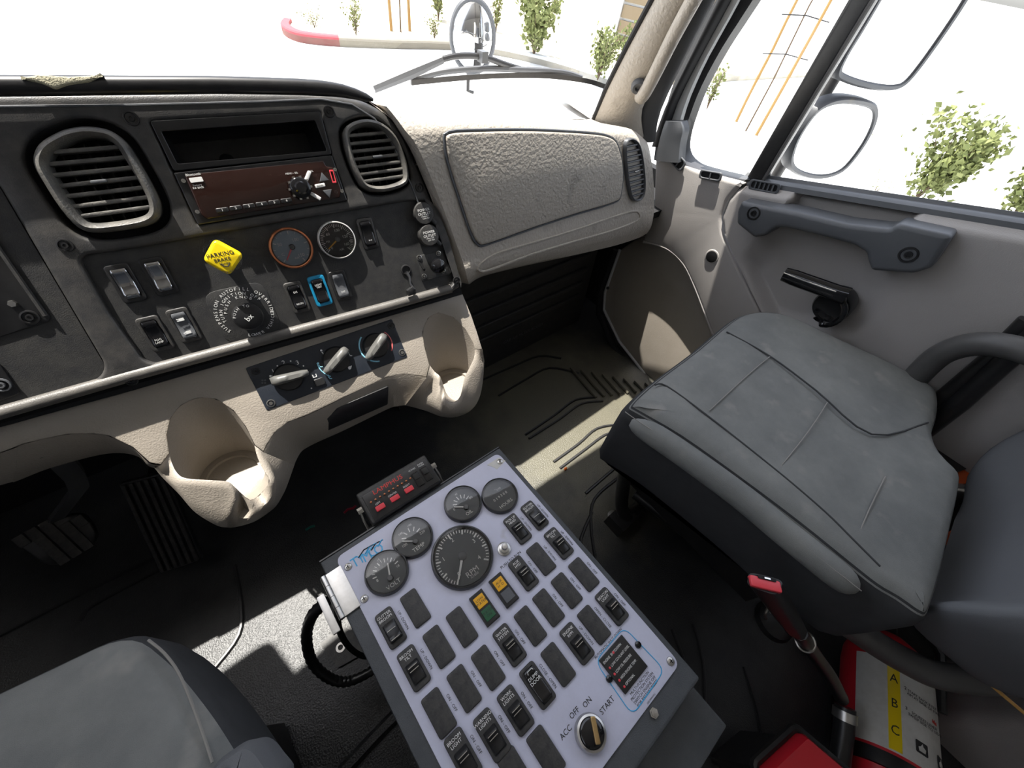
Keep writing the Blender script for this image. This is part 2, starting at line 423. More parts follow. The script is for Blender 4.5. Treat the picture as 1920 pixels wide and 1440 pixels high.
# truck nose
ht = thing('truck_hood', (0, 1.4, .5), 'white sloping truck hood beyond the wiper', 'hood')
rings = []
for y, z, w, dr in ((.93, .665, .98, .02), (1.15, .64, .96, .03), (1.6, .56, .9, .05), (2.0, .46, .84, .09), (2.25, .3, .78, .15), (2.32, 0.0, .76, .2), (2.34, -.5, .76, .2)):
    rings.append([Vector((w * s + .03, y - (.15 * abs(s) ** 3 if y > 1.3 else 0), z - dr * abs(s) ** 3)) for s in [k / 8 - 1 for k in range(17)]])
MB().loft(rings, False).build('hood_skin', white_body, ht)
for sx in (-1, 1):
    MB().loft([[r_[0 if sx < 0 else -1] for r_ in rings], [Vector((r_[0 if sx < 0 else -1].x, r_[0].y, -.6)) for r_ in rings]], False).build('fender', white_body, ht)
cwl = []
for k in range(25):
    s_ = k / 12 - 1; y_ = .86 - .16 * abs(s_) ** 2.6; x_ = .905 * s_
    cwl.append([(x_, y_ + .004, .692), (x_, y_ + .05, .684), (x_ * 1.22, .965, .672), (x_ * 1.22, .97, .59), (x_, y_ + .01, .60)])
MB().loft(cwl, True, True, True).build('cowl', white_body, ht)
# hood mirror
hm = aY(886, 70, 1.75)
mt = thing('hood_mirror', hm, 'round convex mirror on a thin stalk above the truck hood', 'mirror')
mfr = Fr(hm, Vector((1, -.55, 0)), (0, .12, 1))
MB().lathe([(.125, .0), (.125, .012), (.118, .018), (.11, .016), (.11, .008)], 40, cap=False).build('rim', slate, mt, mfr.M @ Matrix.Diagonal((.78, 1.0, 1, 1)))
MB().lathe([(.111, .008), (.08, .016), (.04, .0205), (.001, .022)], 40).build('mirror_glass', mirror_m, mt, mfr.M @ Matrix.Diagonal((.78, 1.0, 1, 1)))
MB().lathe([(.124, .001), (.09, -.03), (.03, -.045), (.001, -.047)], 40).build('shell', slate, mt, mfr.M @ Matrix.Diagonal((.78, 1.0, 1, 1)))
MB().tube([hm + Vector((0, .02, -.06)), hm + Vector((.02, .05, -.2)), Vector((hm.x + .05, 1.8, .42))], .008, 8).build('stalk', black, mt)
# side mirrors on their pole
def mirror_poly(fr, pts, name, label, inner=.014):
    t = thing(name, fr.w(*fr.uv(*pts[0])), label, 'mirror')
    lp = ccw(catmull([Vector(p) for p in fr.L(pts)], True, 4))
    inn = inset(lp, inner)
    rings = [[(p.x, p.y, -.05) for p in inset(lp, .03)], [(p.x, p.y, -.03) for p in lp], [(p.x, p.y, 0.0) for p in lp], [(p.x, p.y, .006) for p in inset(lp, .004)], [(p.x, p.y, .005) for p in inset(lp, inner - .003)], [(p.x, p.y, 0) for p in inn]]
    MB().loft(rings, True, True).build('housing', slate, t, fr.M)
    MB().plate(inn, [], -.001, .001, 0).build('mirror_glass', mirror_m, t, fr.M)
    return t
mo = aX(1560, 260, 1.42); mfr2 = Fr(mo, Vector((.93, -.36, 0)), (0, 0, 1))
mirror_poly(mfr2, [(1478, 306), (1490, 262), (1520, 215), (1548, 192), (1585, 182), (1630, 188), (1646, 202), (1640, 235), (1615, 280), (1578, 322), (1535, 336), (1492, 327)], 'convex_mirror', 'small rounded lower side mirror with grey rim outside the door window')
mirror_poly(mfr2, [(1566, 140), (1580, 105), (1610, 55), (1650, -15), (1690, -90), (1790, -120), (1860, -90), (1830, -30), (1790, 35), (1730, 120), (1695, 160), (1665, 171), (1620, 166), (1578, 153)], 'flat_mirror', 'tall upper side mirror with black rim outside the door window')
pl = thing('mirror_pole', aX(1450, 335, 1.40), 'grey vertical pole that carries both side mirrors', 'pole')
MB().tube([aX(1440, 352, 1.44), aX(1562, 150, 1.44), aX(1655, -10, 1.44), aX(1700, -80, 1.44)], .016, 10).build('tube', grey_tube, pl)
MB().tube([aX(1440, 352, 1.44), Vector((1.25, .42, .5)), Vector((1.08, .42, .48))], .016, 8).build('bracket', grey_tube, pl)

# ================================================================== CAB SHELL
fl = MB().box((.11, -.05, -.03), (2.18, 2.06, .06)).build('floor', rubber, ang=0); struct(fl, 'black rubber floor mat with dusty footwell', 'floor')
def ridge(pts, r=.006, mat=rubber_line, name='mat_rib', h=.002, flat=1.0):
    q = [aZ(a, b, h) for a, b in pts]; q = catmull(q, False, 4) if len(q) > 2 else q
    return MB().tube(q, r, 6).build(name, mat, fl)
for pts in ([(905, 712), (960, 688), (1010, 668), (1052, 672)], [(935, 742), (985, 712), (1030, 690), (1085, 700)], [(985, 815), (1040, 778), (1078, 750), (1115, 745)], [(992, 822), (1050, 785), (1090, 757), (1130, 752)],
            [(1038, 866), (1085, 832), (1120, 803), (1165, 795)], [(1050, 878), (1098, 842), (1135, 815), (1165, 810)], [(1098, 925), (1150, 880), (1175, 860)], [(1118, 1060), (1108, 985), (1115, 935), (1160, 895)],
            [(1100, 1125), (1085, 1030), (1110, 960)], [(440, 1060), (452, 1130), (448, 1190), (400, 1255)], [(150, 1165), (175, 1135), (300, 1068)], [(0, 1192), (120, 1130), (290, 1046)],
            [(1260, 1180), (1290, 1270), (1300, 1420)], [(1300, 1170), (1318, 1240), (1322, 1330)], [(1395, 1250), (1420, 1330), (1436, 1420)]):
    ridge(pts, .004)
ridge([(742, 1342), (700, 1385), (640, 1450)], .012, rubber)
for k in range(8):
    a = aZ(1105 + k * 14, 705 + k * 2, .004); b = aZ(1150 + k * 11, 752 - k * 4, .004)
    MB().tube([aZ(1070 + 20 * k, 690 + 4 * k, .006), aZ(1118 + 15 * k, 745 - 2 * k, .006)], .005, 6).build('threshold_rib', rubber, fl)
# firewall, ceiling; rear and driver sides closed up to keep light out
struct(MB().box((1.19, .53, .26), (.03, .92, .58)).build('wall_right', black_matte, ang=0), 'dark body side behind the kick panel', 'wall')
struct(MB().box((.09, .93, .275), (2.16, .06, .65)).build('wall_front', black_matte, ang=0), 'dark firewall under the dashboard', 'wall')
cl = MB().loft([[(x, .66 - .06 * abs(x / .9) ** 2, 1.48), (x, .5, 1.58), (x, .0, 1.66), (x, -1.08, 1.66), (x, -1.08, 1.72), (x, .02, 1.72), (x, .54, 1.66), (x, .69 - .06 * abs(x / .9) ** 2, 1.51)] for x in [-.98 + .212 * k for k in range(11)]], True, True, True)
struct(cl.build('ceiling', headliner), 'pale cab ceiling above the seats', 'ceiling')
rw = MB().box((.09, -1.06, .82), (2.16, .05, 1.7))
struct(rw.build('wall_rear', headliner, ang=0), 'unseen rear cab wall left without a window to cut the light', 'wall')
lw = MB().box((-.98, -.05, .60), (.05, 2.06, 1.22)).box((-.98, -.75, 1.45), (.05, .66, .55)).box((-.98, .1, 1.6), (.05, 1.2, .16))
struct(lw.build('wall_left', door_grey, ang=0), 'unseen driver side cab wall and door, mostly closed to cut the light', 'wall')

# ---- right side wall: cowl panel and kick panel in front of the door
WX = 1.06
WF = Fr((WX, 0, 0), (0, -1, 0), (0, 0, 1))
cow_px = [(1205, 452), (1225, 400), (1228, 300), (1232, 262), (1250, 258), (1268, 300), (1300, 318), (1345, 332), (1397, 345), (1382, 352), (1362, 376), (1350, 408), (1353, 436), (1372, 480), (1425, 590), (1470, 688), (1490, 760), (1400, 760), (1352, 668), (1325, 600), (1302, 540), (1280, 495), (1248, 466)]
cw = MB().plate(rpoly(WF.L(cow_px), .012), [], -.05, 0.0, .008)
wr = cw.build('wall_right', door_grey, M=WF.M); struct(wr, 'grey side wall panel between dashboard and passenger door', 'wall')
kick_px = [(1160, 470), (1205, 440), (1262, 455), (1300, 490), (1330, 560), (1370, 660), (1385, 735), (1230, 730), (1215, 708), (1162, 640), (1133, 580), (1135, 548)]
kf = Fr((WX - .005, 0, 0), (0, -1, 0), (.16, 0, 1))
lp = ccw(rpoly(kf.L(kick_px), .02))
kb = MB().plate(lp, [], -.02, .0, .006)
kp = kb.build('kick_panel', tan, wr, kf.M); kp['label'] = 'tan kick panel lit by the sun'
MB().tube([kf.w(p.x, p.y, .002) for p in [Vector(q) for q in kf.L([(1163, 468), (1135, 548), (1133, 580), (1162, 640), (1215, 708)])]], .005, 8).build('edge_seal', grey_paint, wr)
MB().tube([kf.w(*q, .002) for q in kf.L([(1155, 468), (1126, 552), (1124, 588), (1152, 650), (1205, 715)])], .012, 8).build('edge_seal', black_matte, wr)
for px, py in ((1128, 590), (1160, 655), (1140, 540)):
    MB().lathe([(.006, 0), (.005, .004), (.001, .005)], 10).build('clip', black, wr, kf.apx(px, py, .004))
# outer arch lip
MB().tube([WF.w(*q, -.004) for q in catmull([Vector(p) for p in WF.L([(1205, 454), (1248, 466), (1280, 495), (1302, 540), (1325, 600), (1352, 668), (1400, 760)])], False, 4)], .004, 8).build('arch_lip', door_grey, wr)
MB().lathe([(.0155, 0), (.0150, .003), (.013, .0035), (.001, .0035)], 28).build('plug', black, wr, WF.apx(1335, 481))
MB().lathe([(.019, 0), (.018, .0015), (.0155, .002), (.0155, 0)], 28, cap=False).build('plug_ring', door_grey, wr, WF.apx(1335, 481))
def slot_vent(px_pts, fr, h, parent, n, wid, name='defrost_vent'):
    a = Vector(fr.uv(*px_pts[0], h)); b = Vector(fr.uv(*px_pts[1], h)); d = b - a; L_ = d.length; ang = math.atan2(d.y, d.x)
    M = fr.at(*((a + b) / 2), h, ang)
    o_ = MB().plate(rrect(L_ + .01, wid + .008, wid * .5), [rrect(L_, wid, wid * .45)], 0, .004, .0015).build(name, slate, parent, M)
    MB().plate(rrect(L_, wid, wid * .45), [], -.004, .0005, 0).build('vent_well', black_matte, o_, M)
    for k in range(n): MB().box(((k + 1) / (n + 1) * L_ - L_ / 2, 0, .002), (.0035, wid, .004)).build('slat', slate, o_, M)
    return o_
slot_vent(((1252, 282), (1280, 312)), WF, .004, wr, 3, .020)
slot_vent(((1316, 326), (1350, 332)), WF, .004, wr, 1, .012)
# ---- door
BELT = lambda y: 1 - (1 - (.672 + .257 * (.345 - y / WX))) * WX
gap = [(.338, .675), (.35, .662), (.357, .629), (.35, .59), (.329, .563), (.277, .528), (.141, .442), (.02, .363), (-.061, .292), (-.09, .0)]
gap = [(y * WX, 1 - (1 - z) * WX) for y, z in gap[:-1]] + [(-.1, .02)]
def gap_y(z):
    for (y1, z1), (y2, z2) in zip(gap, gap[1:]):
        if z2 <= z <= z1: return y1 + (y2 - y1) * (z1 - z) / max(z1 - z2, 1e-6)
    return gap[0][0] if z > gap[0][1] else gap[-1][0]
dt = thing('door_1', (WX, -.2, .02), 'grey passenger door panel with window crank and pull handle', 'door'); dt['kind'] = 'structure'
dc = aX(1488, 520, WX); pk1 = aX(1478, 385, WX); pk2 = aX(1690, 428, WX)
def sstep(t): t = max(0, min(1, t)); return t * t * (3 - 2 * t)
def door_depth(y, z):
    q = math.hypot((y - dc.y) / (.135 if y > dc.y else .20), (z - dc.z) / (.15 if z < dc.z else .17))
    d = .034 * sstep((1.0 - q) / .42)
    d *= sstep((gap_y(z) - y - .012) / .05)
    s_ = (pk1.y - y) / (pk1.y - pk2.y); zc = pk1.z + (pk2.z - pk1.z) * s_ + .006
    if -.05 < s_ < 1.05:
        d = max(d, .045 * sstep(min(s_ + .03, 1.03 - s_) / .05) * sstep((.030 - abs(z - zc)) / .008))
    b = BELT(y)
    d += .02 * sstep((z - (b - .02)) / .02)
    g_ = (gap_y(z) - y)
    d += .012 * sstep((.010 - g_) / .01)
    return d
nu, nv = 170, 150; vs_ = []; fs = []
for j in range(nv + 1):
    for i in range(nu + 1):
        s = i / nu; t = j / nv
        zz = .02 + t * (.645 - .02); y0 = gap_y(zz) - .004; y = y0 + (-.62 - y0) * s
        z = .02 + t * (BELT(y) - .02)
        y0 = gap_y(z) - .004; y = y0 + (-.62 - y0) * s
        vs_.append((WX + door_depth(y, z), y, z))
for j in range(nv):
    for i in range(nu):
        a = j * (nu + 1) + i; fs.append((a, a + 1, a + nu + 2, a + nu + 1))
MB().add(vs_, fs).build('door_panel', door_grey, dt, ang=60)
MB().loft([[(WX + .016, gap_y(z) + .008, z), (WX + .05, gap_y(z) + .008, z), (WX + .05, gap_y(z) - .02, z), (WX + .028, gap_y(z) - .02, z)] for z in [.02 + .0128 * k for k in range(51)]], True, True, True).build('door_gap_seal', black_matte, dt)
MB().box((1.17, -.34, -.05), (.05, 1.26, 1.25)).build('outer_skin', white_body, dt, ang=0)
# belt ledge between panel and glass
led = []
for k in range(25):
    y = .385 - 1.0 * k / 24; b = BELT(y)
    led.append([(WX + x_, y, b + z_) for x_, z_ in ((.018, -.004), (.02, .006), (.028, .010), (.045, .010), (.05, .016), (.07, .012), (.075, -.05))])
MB().loft(led, False).build('window_sill', slate, dt)
# handle
HF = Fr((WX - .015, 0, 0), (0, -1, 0), (0, 0, 1))
h_px = [(1389, 378), (1440, 388), (1493, 398), (1584, 420), (1667, 430), (1683, 420), (1780, 441), (1784, 446), (1746, 503), (1713, 514), (1633, 508), (1626, 490), (1623, 474), (1600, 460), (1530, 441), (1468, 427), (1452, 428), (1434, 443), (1413, 446), (1380, 420), (1381, 396)]
hd = MB().plate(rpoly(HF.L(h_px, .03), .006, 4), [], -.03, .03, .009, 4).build('pull_handle', slate, dt, HF.M); hd['label'] = 'dark slate pull handle'
def screw(M, r, parent, mat=black, cup=None, name='screw', slot='hex'):
    o_ = MB().lathe([(r * 1.35, 0), (r * 1.3, .0012), (r * 1.05, .0014), (r * .98, -.001), (r * .6, -.001), (r * .55, .002), (r * .3, .002), (r * .28, .0005), (.0001, .0005)], 20).build(name, mat, parent, M)
    return o_
for p_ in ((1413, 400), (1703, 478)): screw(HF.apx(*p_, .0305), .011, hd)
# crank
hub = HF.P(1563, 572, .0); ct = thing('window_crank', HF.w(*hub), 'glossy black window crank on the grey door', 'crank')
MB().lathe([(.036, -.03), (.037, .012), (.034, .018), (.026, .016), (.02, .013), (.001, .013)], 32).build('hub', black_gloss, ct, HF.at(hub.x, hub.y, .0))
tip = HF.P(1470, 514, .055); h2 = HF.P(1588, 556, .045)
ap = [Vector((h2.x, h2.y, .045)).lerp(tip, k / 6) for k in range(7)]; dirv = (tip - h2).normalized(); sd = Vector((-dirv.y, dirv.x, 0)).normalized(); up_ = dirv.cross(sd)
if up_.z < 0: up_ = -up_
rg = []
for k, p in enumerate(ap):
    wv, hh = (.020, .010) if k in (0,) else ((.0175, .0115) if k < 6 else (.0155, .010))
    rg.append([p + sd * wv * math.cos(a) * (1.0) + up_ * hh * math.sin(a) for a in [2 * math.pi * q / 16 for q in range(16)]])
MB().loft(rg, True, True, True).build('arm', black_gloss, ct, HF.M)
for off in (-.006, .004):
    MB().tube([ap[1] + sd * off + up_ * .0108, ap[3] + sd * off + up_ * .0118, ap[6] + sd * off + up_ * .0098], .0016, 6).build('groove', chrome if off < 0 else black, ct, HF.M)
MB().tube([hub + Vector((.03 * math.cos(a), .034 * math.sin(a), .02 + .02 * (math.cos(a) > .2))) for a in [R(-110 + 15 * k) for k in range(14)]], .006, 8).build('collar', black_gloss, ct, HF.M)
slot_vent(((1410, 345), (1458, 354)), WF, -.012, dt, 5, .014)
# ---- door window: frame, post, glass
GF = Fr((WX + .045, 0, 0), (0, -1, 0), (0, 0, 1))
in_l = [(1480, -160), (1440, -40), (1402, 25), (1360, 90), (1322, 160), (1300, 215), (1288, 258), (1288, 285), (1302, 304), (1330, 316), (1412, 336)]
out_l = [(1440, -185), (1392, -60), (1352, 8), (1318, 70), (1280, 145), (1262, 200), (1256, 250), (1262, 288), (1285, 312), (1325, 327), (1405, 347)]
rings = []
for a, b in zip(catmull([Vector(p) for p in out_l], False, 3), catmull([Vector(p) for p in in_l], False, 3)):
    po = GF.w(*GF.uv(*a)); pi = GF.w(*GF.uv(*b)); d = Vector((1, 0, 0))
    rings.append([po - d * .03, po + (pi - po) * .35 - d * .036, po + (pi - po) * .8 - d * .03, pi - d * .015, pi + d * .02, po + d * .02])
wt = thing('window_2', GF.w(*GF.uv(1700, 300)), 'passenger door window with black frame and upright divider post', 'window'); wt['kind'] = 'structure'
MB().loft(rings, True, True, True).build('window_frame', black, wt)
pz = [Vector((1.03, .336, .69)), Vector((1.03, .336, 1.5))]
MB().plate(rrect(.030, .04, .008), [], 0, .82, 0).build('divider_post', black, wt, Matrix.Translation((WX + .035, .351, .664)))
MB().tube([Vector((WX + .02, .332, .67)), Vector((WX + .02, .332, 1.5))], .004, 6).build('post_seal', grey_tube, wt)
gl = [(WX + .055, y, z) for y, z in ((.60, .57), (-.66, .84), (-.66, 1.5), (.28, 1.5), (.45, 1.2))]
MB().add(gl, [(0, 1, 2, 3, 4)]).build('glass', glass, wt, ang=0)
wt2 = MB().box((WX + .06, -.85, 1.1), (.05, .5, .9)).box((WX + .06, -.05, 1.58), (.05, 1.3, .16)).build('wall_right', headliner, ang=0); struct(wt2, 'cab side above and behind the passenger door window', 'wall')

# ---- windshield, pillar and trims
def ws(s, t):
    x = .90 * s * (1 - .06 * t); y = (.86 - .16 * abs(s) ** 2.6) * (1 - t) + (.675 - .06 * s * s) * t; return Vector((x, y, .69 + .80 * t))
wv = []; wf = []
for j in range(9):
    for i in range(25): wv.append(ws(i / 12 - 1, j / 8))
for j in range(8):
    for i in range(24): a = j * 25 + i; wf.append((a, a + 1, a + 26, a + 25))
w1 = thing('window_1', (0, .86, .69), 'wide windshield above the dashboard', 'window'); w1['kind'] = 'structure'
MB().add(wv, wf).build('glass', glass, w1)
MB().tube([ws(1.0, k / 8) + Vector((.05, -.01, 0)) for k in range(9)], .010, 8).build('seal', black_matte, w1)
MB().tube([ws(-1.0, k / 8) for k in range(9)], .03, 8).build('seal', black_matte, w1)
PB1 = aY(1113, 222, .70); PB2 = aX(1212, 250, .965)
PT1 = aY(1223, 0, .59); pdir = (PT1 - PB1).normalized()
PF = Fr(PB1, PB2 - PB1, pdir)
def strip(name, left, right, mat, parent, fr=PF, h=0.0, dome=.012, depth=.03, n=8):
    A = catmull([Vector(p) for p in left], False, 3); B = catmull([Vector(p) for p in right], False, 3); rg_ = []
    for a, b in zip(A, B):
        pa = fr.P(a.x, a.y, h); pb = fr.P(b.x, b.y, h)
        r_ = [pa + Vector((0, 0, -depth))] + [pa.lerp(pb, k / n) + Vector((0, 0, dome * math.sin(math.pi * k / n) ** .7)) for k in range(n + 1)] + [pb + Vector((0, 0, -depth))]
        rg_.append(r_)
    return MB().loft(rg_, True, True, True).build(name, mat, parent, fr.M)
pil = thing('trim_1', PB1, 'tan windshield pillar trim beside the passenger door', 'pillar'); pil['kind'] = 'structure'
strip('pillar_cover', [(1112, 228), (1140, 165), (1178, 90), (1226, 0), (1275, -95)], [(1206, 258), (1204, 205), (1245, 120), (1305, 0), (1360, -95)], tan_leather, pil, dome=.022)
strip('pillar_edge', [(1200, 262), (1204, 205), (1245, 120), (1302, 0), (1350, -95)], [(1228, 265), (1240, 205), (1288, 105), (1342, 0), (1392, -95)], slate, pil, h=-.012, dome=.006)
MB().tube([PF.w(*PF.uv(a, b, -.004), -.004) for a, b in ((1110, 232), (1137, 165), (1174, 90), (1222, 0), (1270, -95))], .006, 8).build('pillar_seal', black_matte, pil)
SF = Fr((WX - .015, 0, 0), (0, -1, 0), (0, 0, 1))
strip('door_seal', [(1222, 275), (1246, 205), (1292, 110), (1345, 0), (1392, -95)], [(1238, 275), (1262, 195), (1306, 105), (1362, 0), (1408, -95)], black_matte, pil, SF, h=.004, dome=.008)
strip('painted_door_frame', [(1236, 240), (1256, 200), (1300, 110), (1356, 0), (1400, -95)], [(1272, 236), (1290, 180), (1325, 105), (1384, 0), (1428, -95)], grey_paint, pil, SF, h=-.02, dome=.004)
strip('frame_corner', [(1226, 300), (1230, 268), (1236, 245), (1246, 226)], [(1272, 305), (1275, 270), (1280, 245), (1276, 228)], slate, pil, SF, h=.004, dome=.008)
gt = thing('grab_handle', PF.w(*PF.uv(1212, 195, .03), .03), 'long tan grab handle on the windshield pillar', 'handle')
hp = [PF.P(a, b, .032) for a, b in ((1203, 182), (1222, 150), (1262, 70), (1300, 0), (1352, -95))]
hp = [hp[0] + Vector((-.003, -.006, -.03))] + hp
MB().tube(catmull(hp, False, 4), [.006, .010, .012, .0135, .0135, .0135, .0135, .0135, .0135, .0135, .0135, .0135, .0135, .0135, .0135, .0135, .0135, .0135, .0135, .0135, .0135], 12).build('grip', tan_leather, gt, PF.M)
MB().lathe([(.016, 0), (.016, .006), (.012, .010), (.007, .009), (.006, .004), (.0001, .004)], 20).build('mount_screw', slate, gt, PF.apx(1198, 160, .022))
# wiper
wp = lambda px, py, y: aY(px, py, y)
wi = thing('windshield_wiper', wp(950, 130, .9), 'black wiper arm and blade parked along the windshield base', 'wiper')
bl = catmull([wp(772, 153, .92), wp(870, 144, .90), wp(950, 140, .87), wp(1030, 141, .84), wp(1100, 150, .80), wp(1136, 161, .78)], False, 5)
mb = MB(); rg_ = [[p + Vector((0, 0, .003)), p + Vector((0, .006, .002)), p + Vector((0, .006, -.007)), p + Vector((0, 0, -.007))] for p in bl]
mb.loft(rg_, True, True, True).build('blade', black, wi)
MB().tube(catmull([wp(772, 150, .93), wp(830, 135, .91), wp(900, 129, .89), wp(960, 130, .87), wp(1050, 135, .84), wp(1090, 146, .82)], False, 4), .006, 8).build('blade_frame', slate, wi)
MB().tube([wp(700, 166, .93), wp(770, 137, .92), wp(830, 111, .90)], [.009, .011, .008], 8).build('arm', slate, wi)
MB().tube(catmull([wp(830, 111, .90), wp(860, 105, .895), wp(905, 107, .885), wp(950, 122, .875), wp(980, 131, .87)], False, 4), .006, 8).build('hook', black, wi)
MB().box(wp(905, 106, .88), (.016, .02, .02)).build('pivot', slate, wi)

# ================================================================== DASHBOARD
a_ = R(-5.76); DU = Vector((math.cos(a_), math.sin(a_), 0)); DW = Vector((-math.sin(a_), math.cos(a_), 0))
DF = Fr((.0953, .5814, .7288), DU, Vector((0, 0, 1)) * math.cos(R(27)) + DW * math.sin(R(27)))
UF = DF
dash = thing('dashboard', (.1, .6, .6), 'truck dashboard with dark centre bezel, tan lower panel and tan passenger pad', 'dashboard')
vent_a = [(162, 222), (120, 226), (88, 238), (58, 258), (45, 285), (48, 312), (65, 342), (100, 395), (138, 435), (180, 450), (237, 446), (292, 434), (316, 414), (317, 382), (300, 342), (276, 300), (250, 260), (212, 232)]
vent_b = [(637, 246), (652, 226), (685, 218), (718, 228), (745, 254), (761, 290), (769, 326), (764, 349), (738, 362), (705, 366), (677, 356), (658, 326), (643, 285)]
slot_q = [(281, 227), (600, 209), (622, 290), (326, 321)]
radio_q = [(325, 324), (622, 291), (651, 376), (371, 422)]
sw_px = [(150, 492), (158, 478), (240, 468), (420, 436), (600, 404), (770, 376), (802, 378), (818, 396), (838, 450), (858, 522), (843, 543), (720, 578), (590, 611), (440, 650), (295, 684), (268, 676), (205, 588)]
clu_px = [(-260, 330), (-60, 270), (0, 352), (100, 522), (196, 684), (190, 706), (165, 722), (0, 764), (-160, 808), (-400, 880)]
bez_px = [(400, 167), (560, 170), (640, 177), (695, 193), (738, 226), (772, 285), (806, 365), (838, 450), (862, 523), (864, 540), (845, 551), (590, 622), (400, 670), (247, 716), (0, 792)]
bez = [Vector((-.75, .113)), Vector((-.3, .113))] + catmull([Vector(p) for p in DF.L(bez_px[:8])], False, 4) + [Vector(p) for p in DF.L(bez_px[8:])] + [Vector((-.75, -.195))]
bez_h = [catmull([Vector(p) for p in DF.L(vent_a)], True, 3), catmull([Vector(p) for p in DF.L(vent_b)], True, 3),
         rpoly(DF.L([slot_q[0], slot_q[1], radio_q[1], radio_q[2], radio_q[3], radio_q[0]]), [.004, .004, 0, .003, .003, 0]), rpoly(DF.L(sw_px), .006, 3), rpoly(DF.L(clu_px[1:-1]), .008, 3)]
bz = MB().plate(bez, bez_h, -.05, 0, .010, 4, hr=.004).build('centre_bezel', bezel_m, dash, DF.M); bz['label'] = 'dark grey dusty centre bezel'
lip = [Vector((-.75, .113, .0135)), Vector((-.3, .113, .0135))] + [Vector((p.x, p.y + .001, .0135)) for p in catmull([Vector(q) for q in DF.L(bez_px[:4])], False, 3)]
MB().tube(lip, [.0085] * (len(lip) - 5) + [.008, .0075, .0065, .005, .002], 12).build('top_lip', black, dash, DF.M)
MB().tube([Vector((-.75, .092, .0))] + [Vector((*p, 0.0)) for p in DF.L([(0, 200), (250, 197), (480, 191), (600, 186), (660, 196), (702, 222), (735, 268), (768, 340), (800, 420)])], .0012, 6).build('bezel_line', slate, dash, DF.M)
roll = [DF.P(a, b, -.004) for a, b in ((-300, 858), (0, 774), (250, 703), (420, 657), (590, 611), (720, 576), (845, 541))]
ro_ = MB().tube(roll, .0078, 14).build('lower_roll', P('sunlit_dusty_roll', (.085, .08, .074), .45, bump=(700, .2), dust=(45, .6, (.17, .158, .14))), dash, DF.M); ro_['label'] = 'rounded dusty lower edge of the bezel, sunlight put into its colour'  # dusty bezel plastic in a lighter colour to look sunlit
# torn foam on the lip
rnd = random.Random(5); tf = MB()
tp = DF.L([(35, 146), (75, 140), (130, 144), (195, 140), (168, 155), (128, 160), (104, 168), (80, 158), (55, 152)], .022)
tf.plate(rpoly(tp, .002), [], .004, .0235, .002).build('torn_foam', P('torn_foam_buff', (.45, .42, .3), .95, bump=(600, 1.0), dust=(200, .7, (.2, .19, .13))), dash, DF.M)
# dash top, from bezel and pad crest down to the glass
top_pts = []
for k in range(48):
    s = -1 + 2 * k / 47; q = ws(s * .985, .0); x = q.x
    if x < .27:
        a = (x - DF.o.x) / DU.x; e = DF.w(a, .108, -.012); crest = Vector((x, e.y, e.z))
    else: crest = Vector((x, .60, .775 - .075 * (x - .25) / .6))
    if .2 < x < .36:
        e = DF.w((x - DF.o.x) / DU.x, .108, -.012); t_ = max(0, min(1, (x - .235) / .10)); t_ = t_ * t_ * (3 - 2 * t_)
        crest = Vector((x, e.y, e.z)).lerp(Vector((x, .60, .775 - .075 * (x - .25) / .6)), t_)
    top_pts.append([crest, crest + Vector((0, .05, -.004)), crest.lerp(q, .6) + Vector((0, 0, .004)), q + Vector((0, -.012, 0)), q + Vector((0, -.01, -.08))])
MB().loft(top_pts, False).build('dash_top', tan_leather, dash)

def poly_span(lp, y):
    xs = []
    for i in range(len(lp)):
        a, b = lp[i - 1], lp[i]
        if (a.y - y) * (b.y - y) < 0: xs.append(a.x + (b.x - a.x) * (y - a.y) / (b.y - a.y))
    return (min(xs), max(xs)) if len(xs) > 1 else None
def vent(fr, px, parent, nsl, mat, label, gapw=.007, crest=.011, tab=True, back=True, barw=.0042, slope=0.0, nvan=5, ring_w=.010, base=0.0):
    lp = ccw(catmull([Vector(p) for p in fr.L(px)], True, 3)); M = fr.M
    prof = [(gapw, -.02), (gapw, crest * .5), (gapw + ring_w * .25, crest * .9), (gapw + ring_w * .5, crest), (gapw + ring_w * .8, crest * .7), (gapw + ring_w, crest * .2), (gapw + ring_w, -.012)]
    ro = MB().loft([[(p.x, p.y, z + base) for p in inset(lp, d)] for d, z in prof]).build('air_vent', mat, parent, M); ro['label'] = label
    inn = inset(lp, gapw + ring_w - .0005)
    MB().plate(inset(lp, -.002), [], base - .034, base - .032, 0).build('vent_well', black_matte, ro, M)
    y0 = min(p.y for p in inn); y1 = max(p.y for p in inn); cx = sum(p.x for p in inn) / len(inn)
    for k in range(nsl):
        y = y0 + (y1 - y0) * (k + 1) / (nsl + 1); sp = poly_span(inn, y)
        if not sp: continue
        w = sp[1] - sp[0]; mb = MB()
        z = base + crest * .15
        mb.plate(rrect(w + .002, barw, barw * .45, (sp[0] + sp[1]) / 2, y), [], z - .012, z + .0015, barw * .3, 2).build('slat', mat if mat is not black_gloss else black, ro, M)
        if tab and k == nsl // 2:
            MB().plate(rrect(.014, .0035, .0017, (sp[0] + sp[1]) / 2, y), [], z, z + .006, .001, 2).build('thumb_tab', slate, ro, M)
    for k in range(nvan):
        x = min(p.x for p in inn) + (max(p.x for p in inn) - min(p.x for p in inn)) * (k + 1) / (nvan + 1)
        ys = [p.y for p in inn if abs(p.x - x) < .012]
        if len(ys) > 1: MB().box((x, (min(ys) + max(ys)) / 2, base - .024), (.0016, max(ys) - min(ys) - .004, .012)).build('vane', black, ro, M)
    return ro
worn = P('worn_grey_plastic', (.075, .073, .07), .4, bump=(500, .3), dust=(45, .7, (.2, .19, .165)))
vent(DF, vent_a, dash, 7, worn, 'large worn grey air vent', gapw=.008, crest=.012)
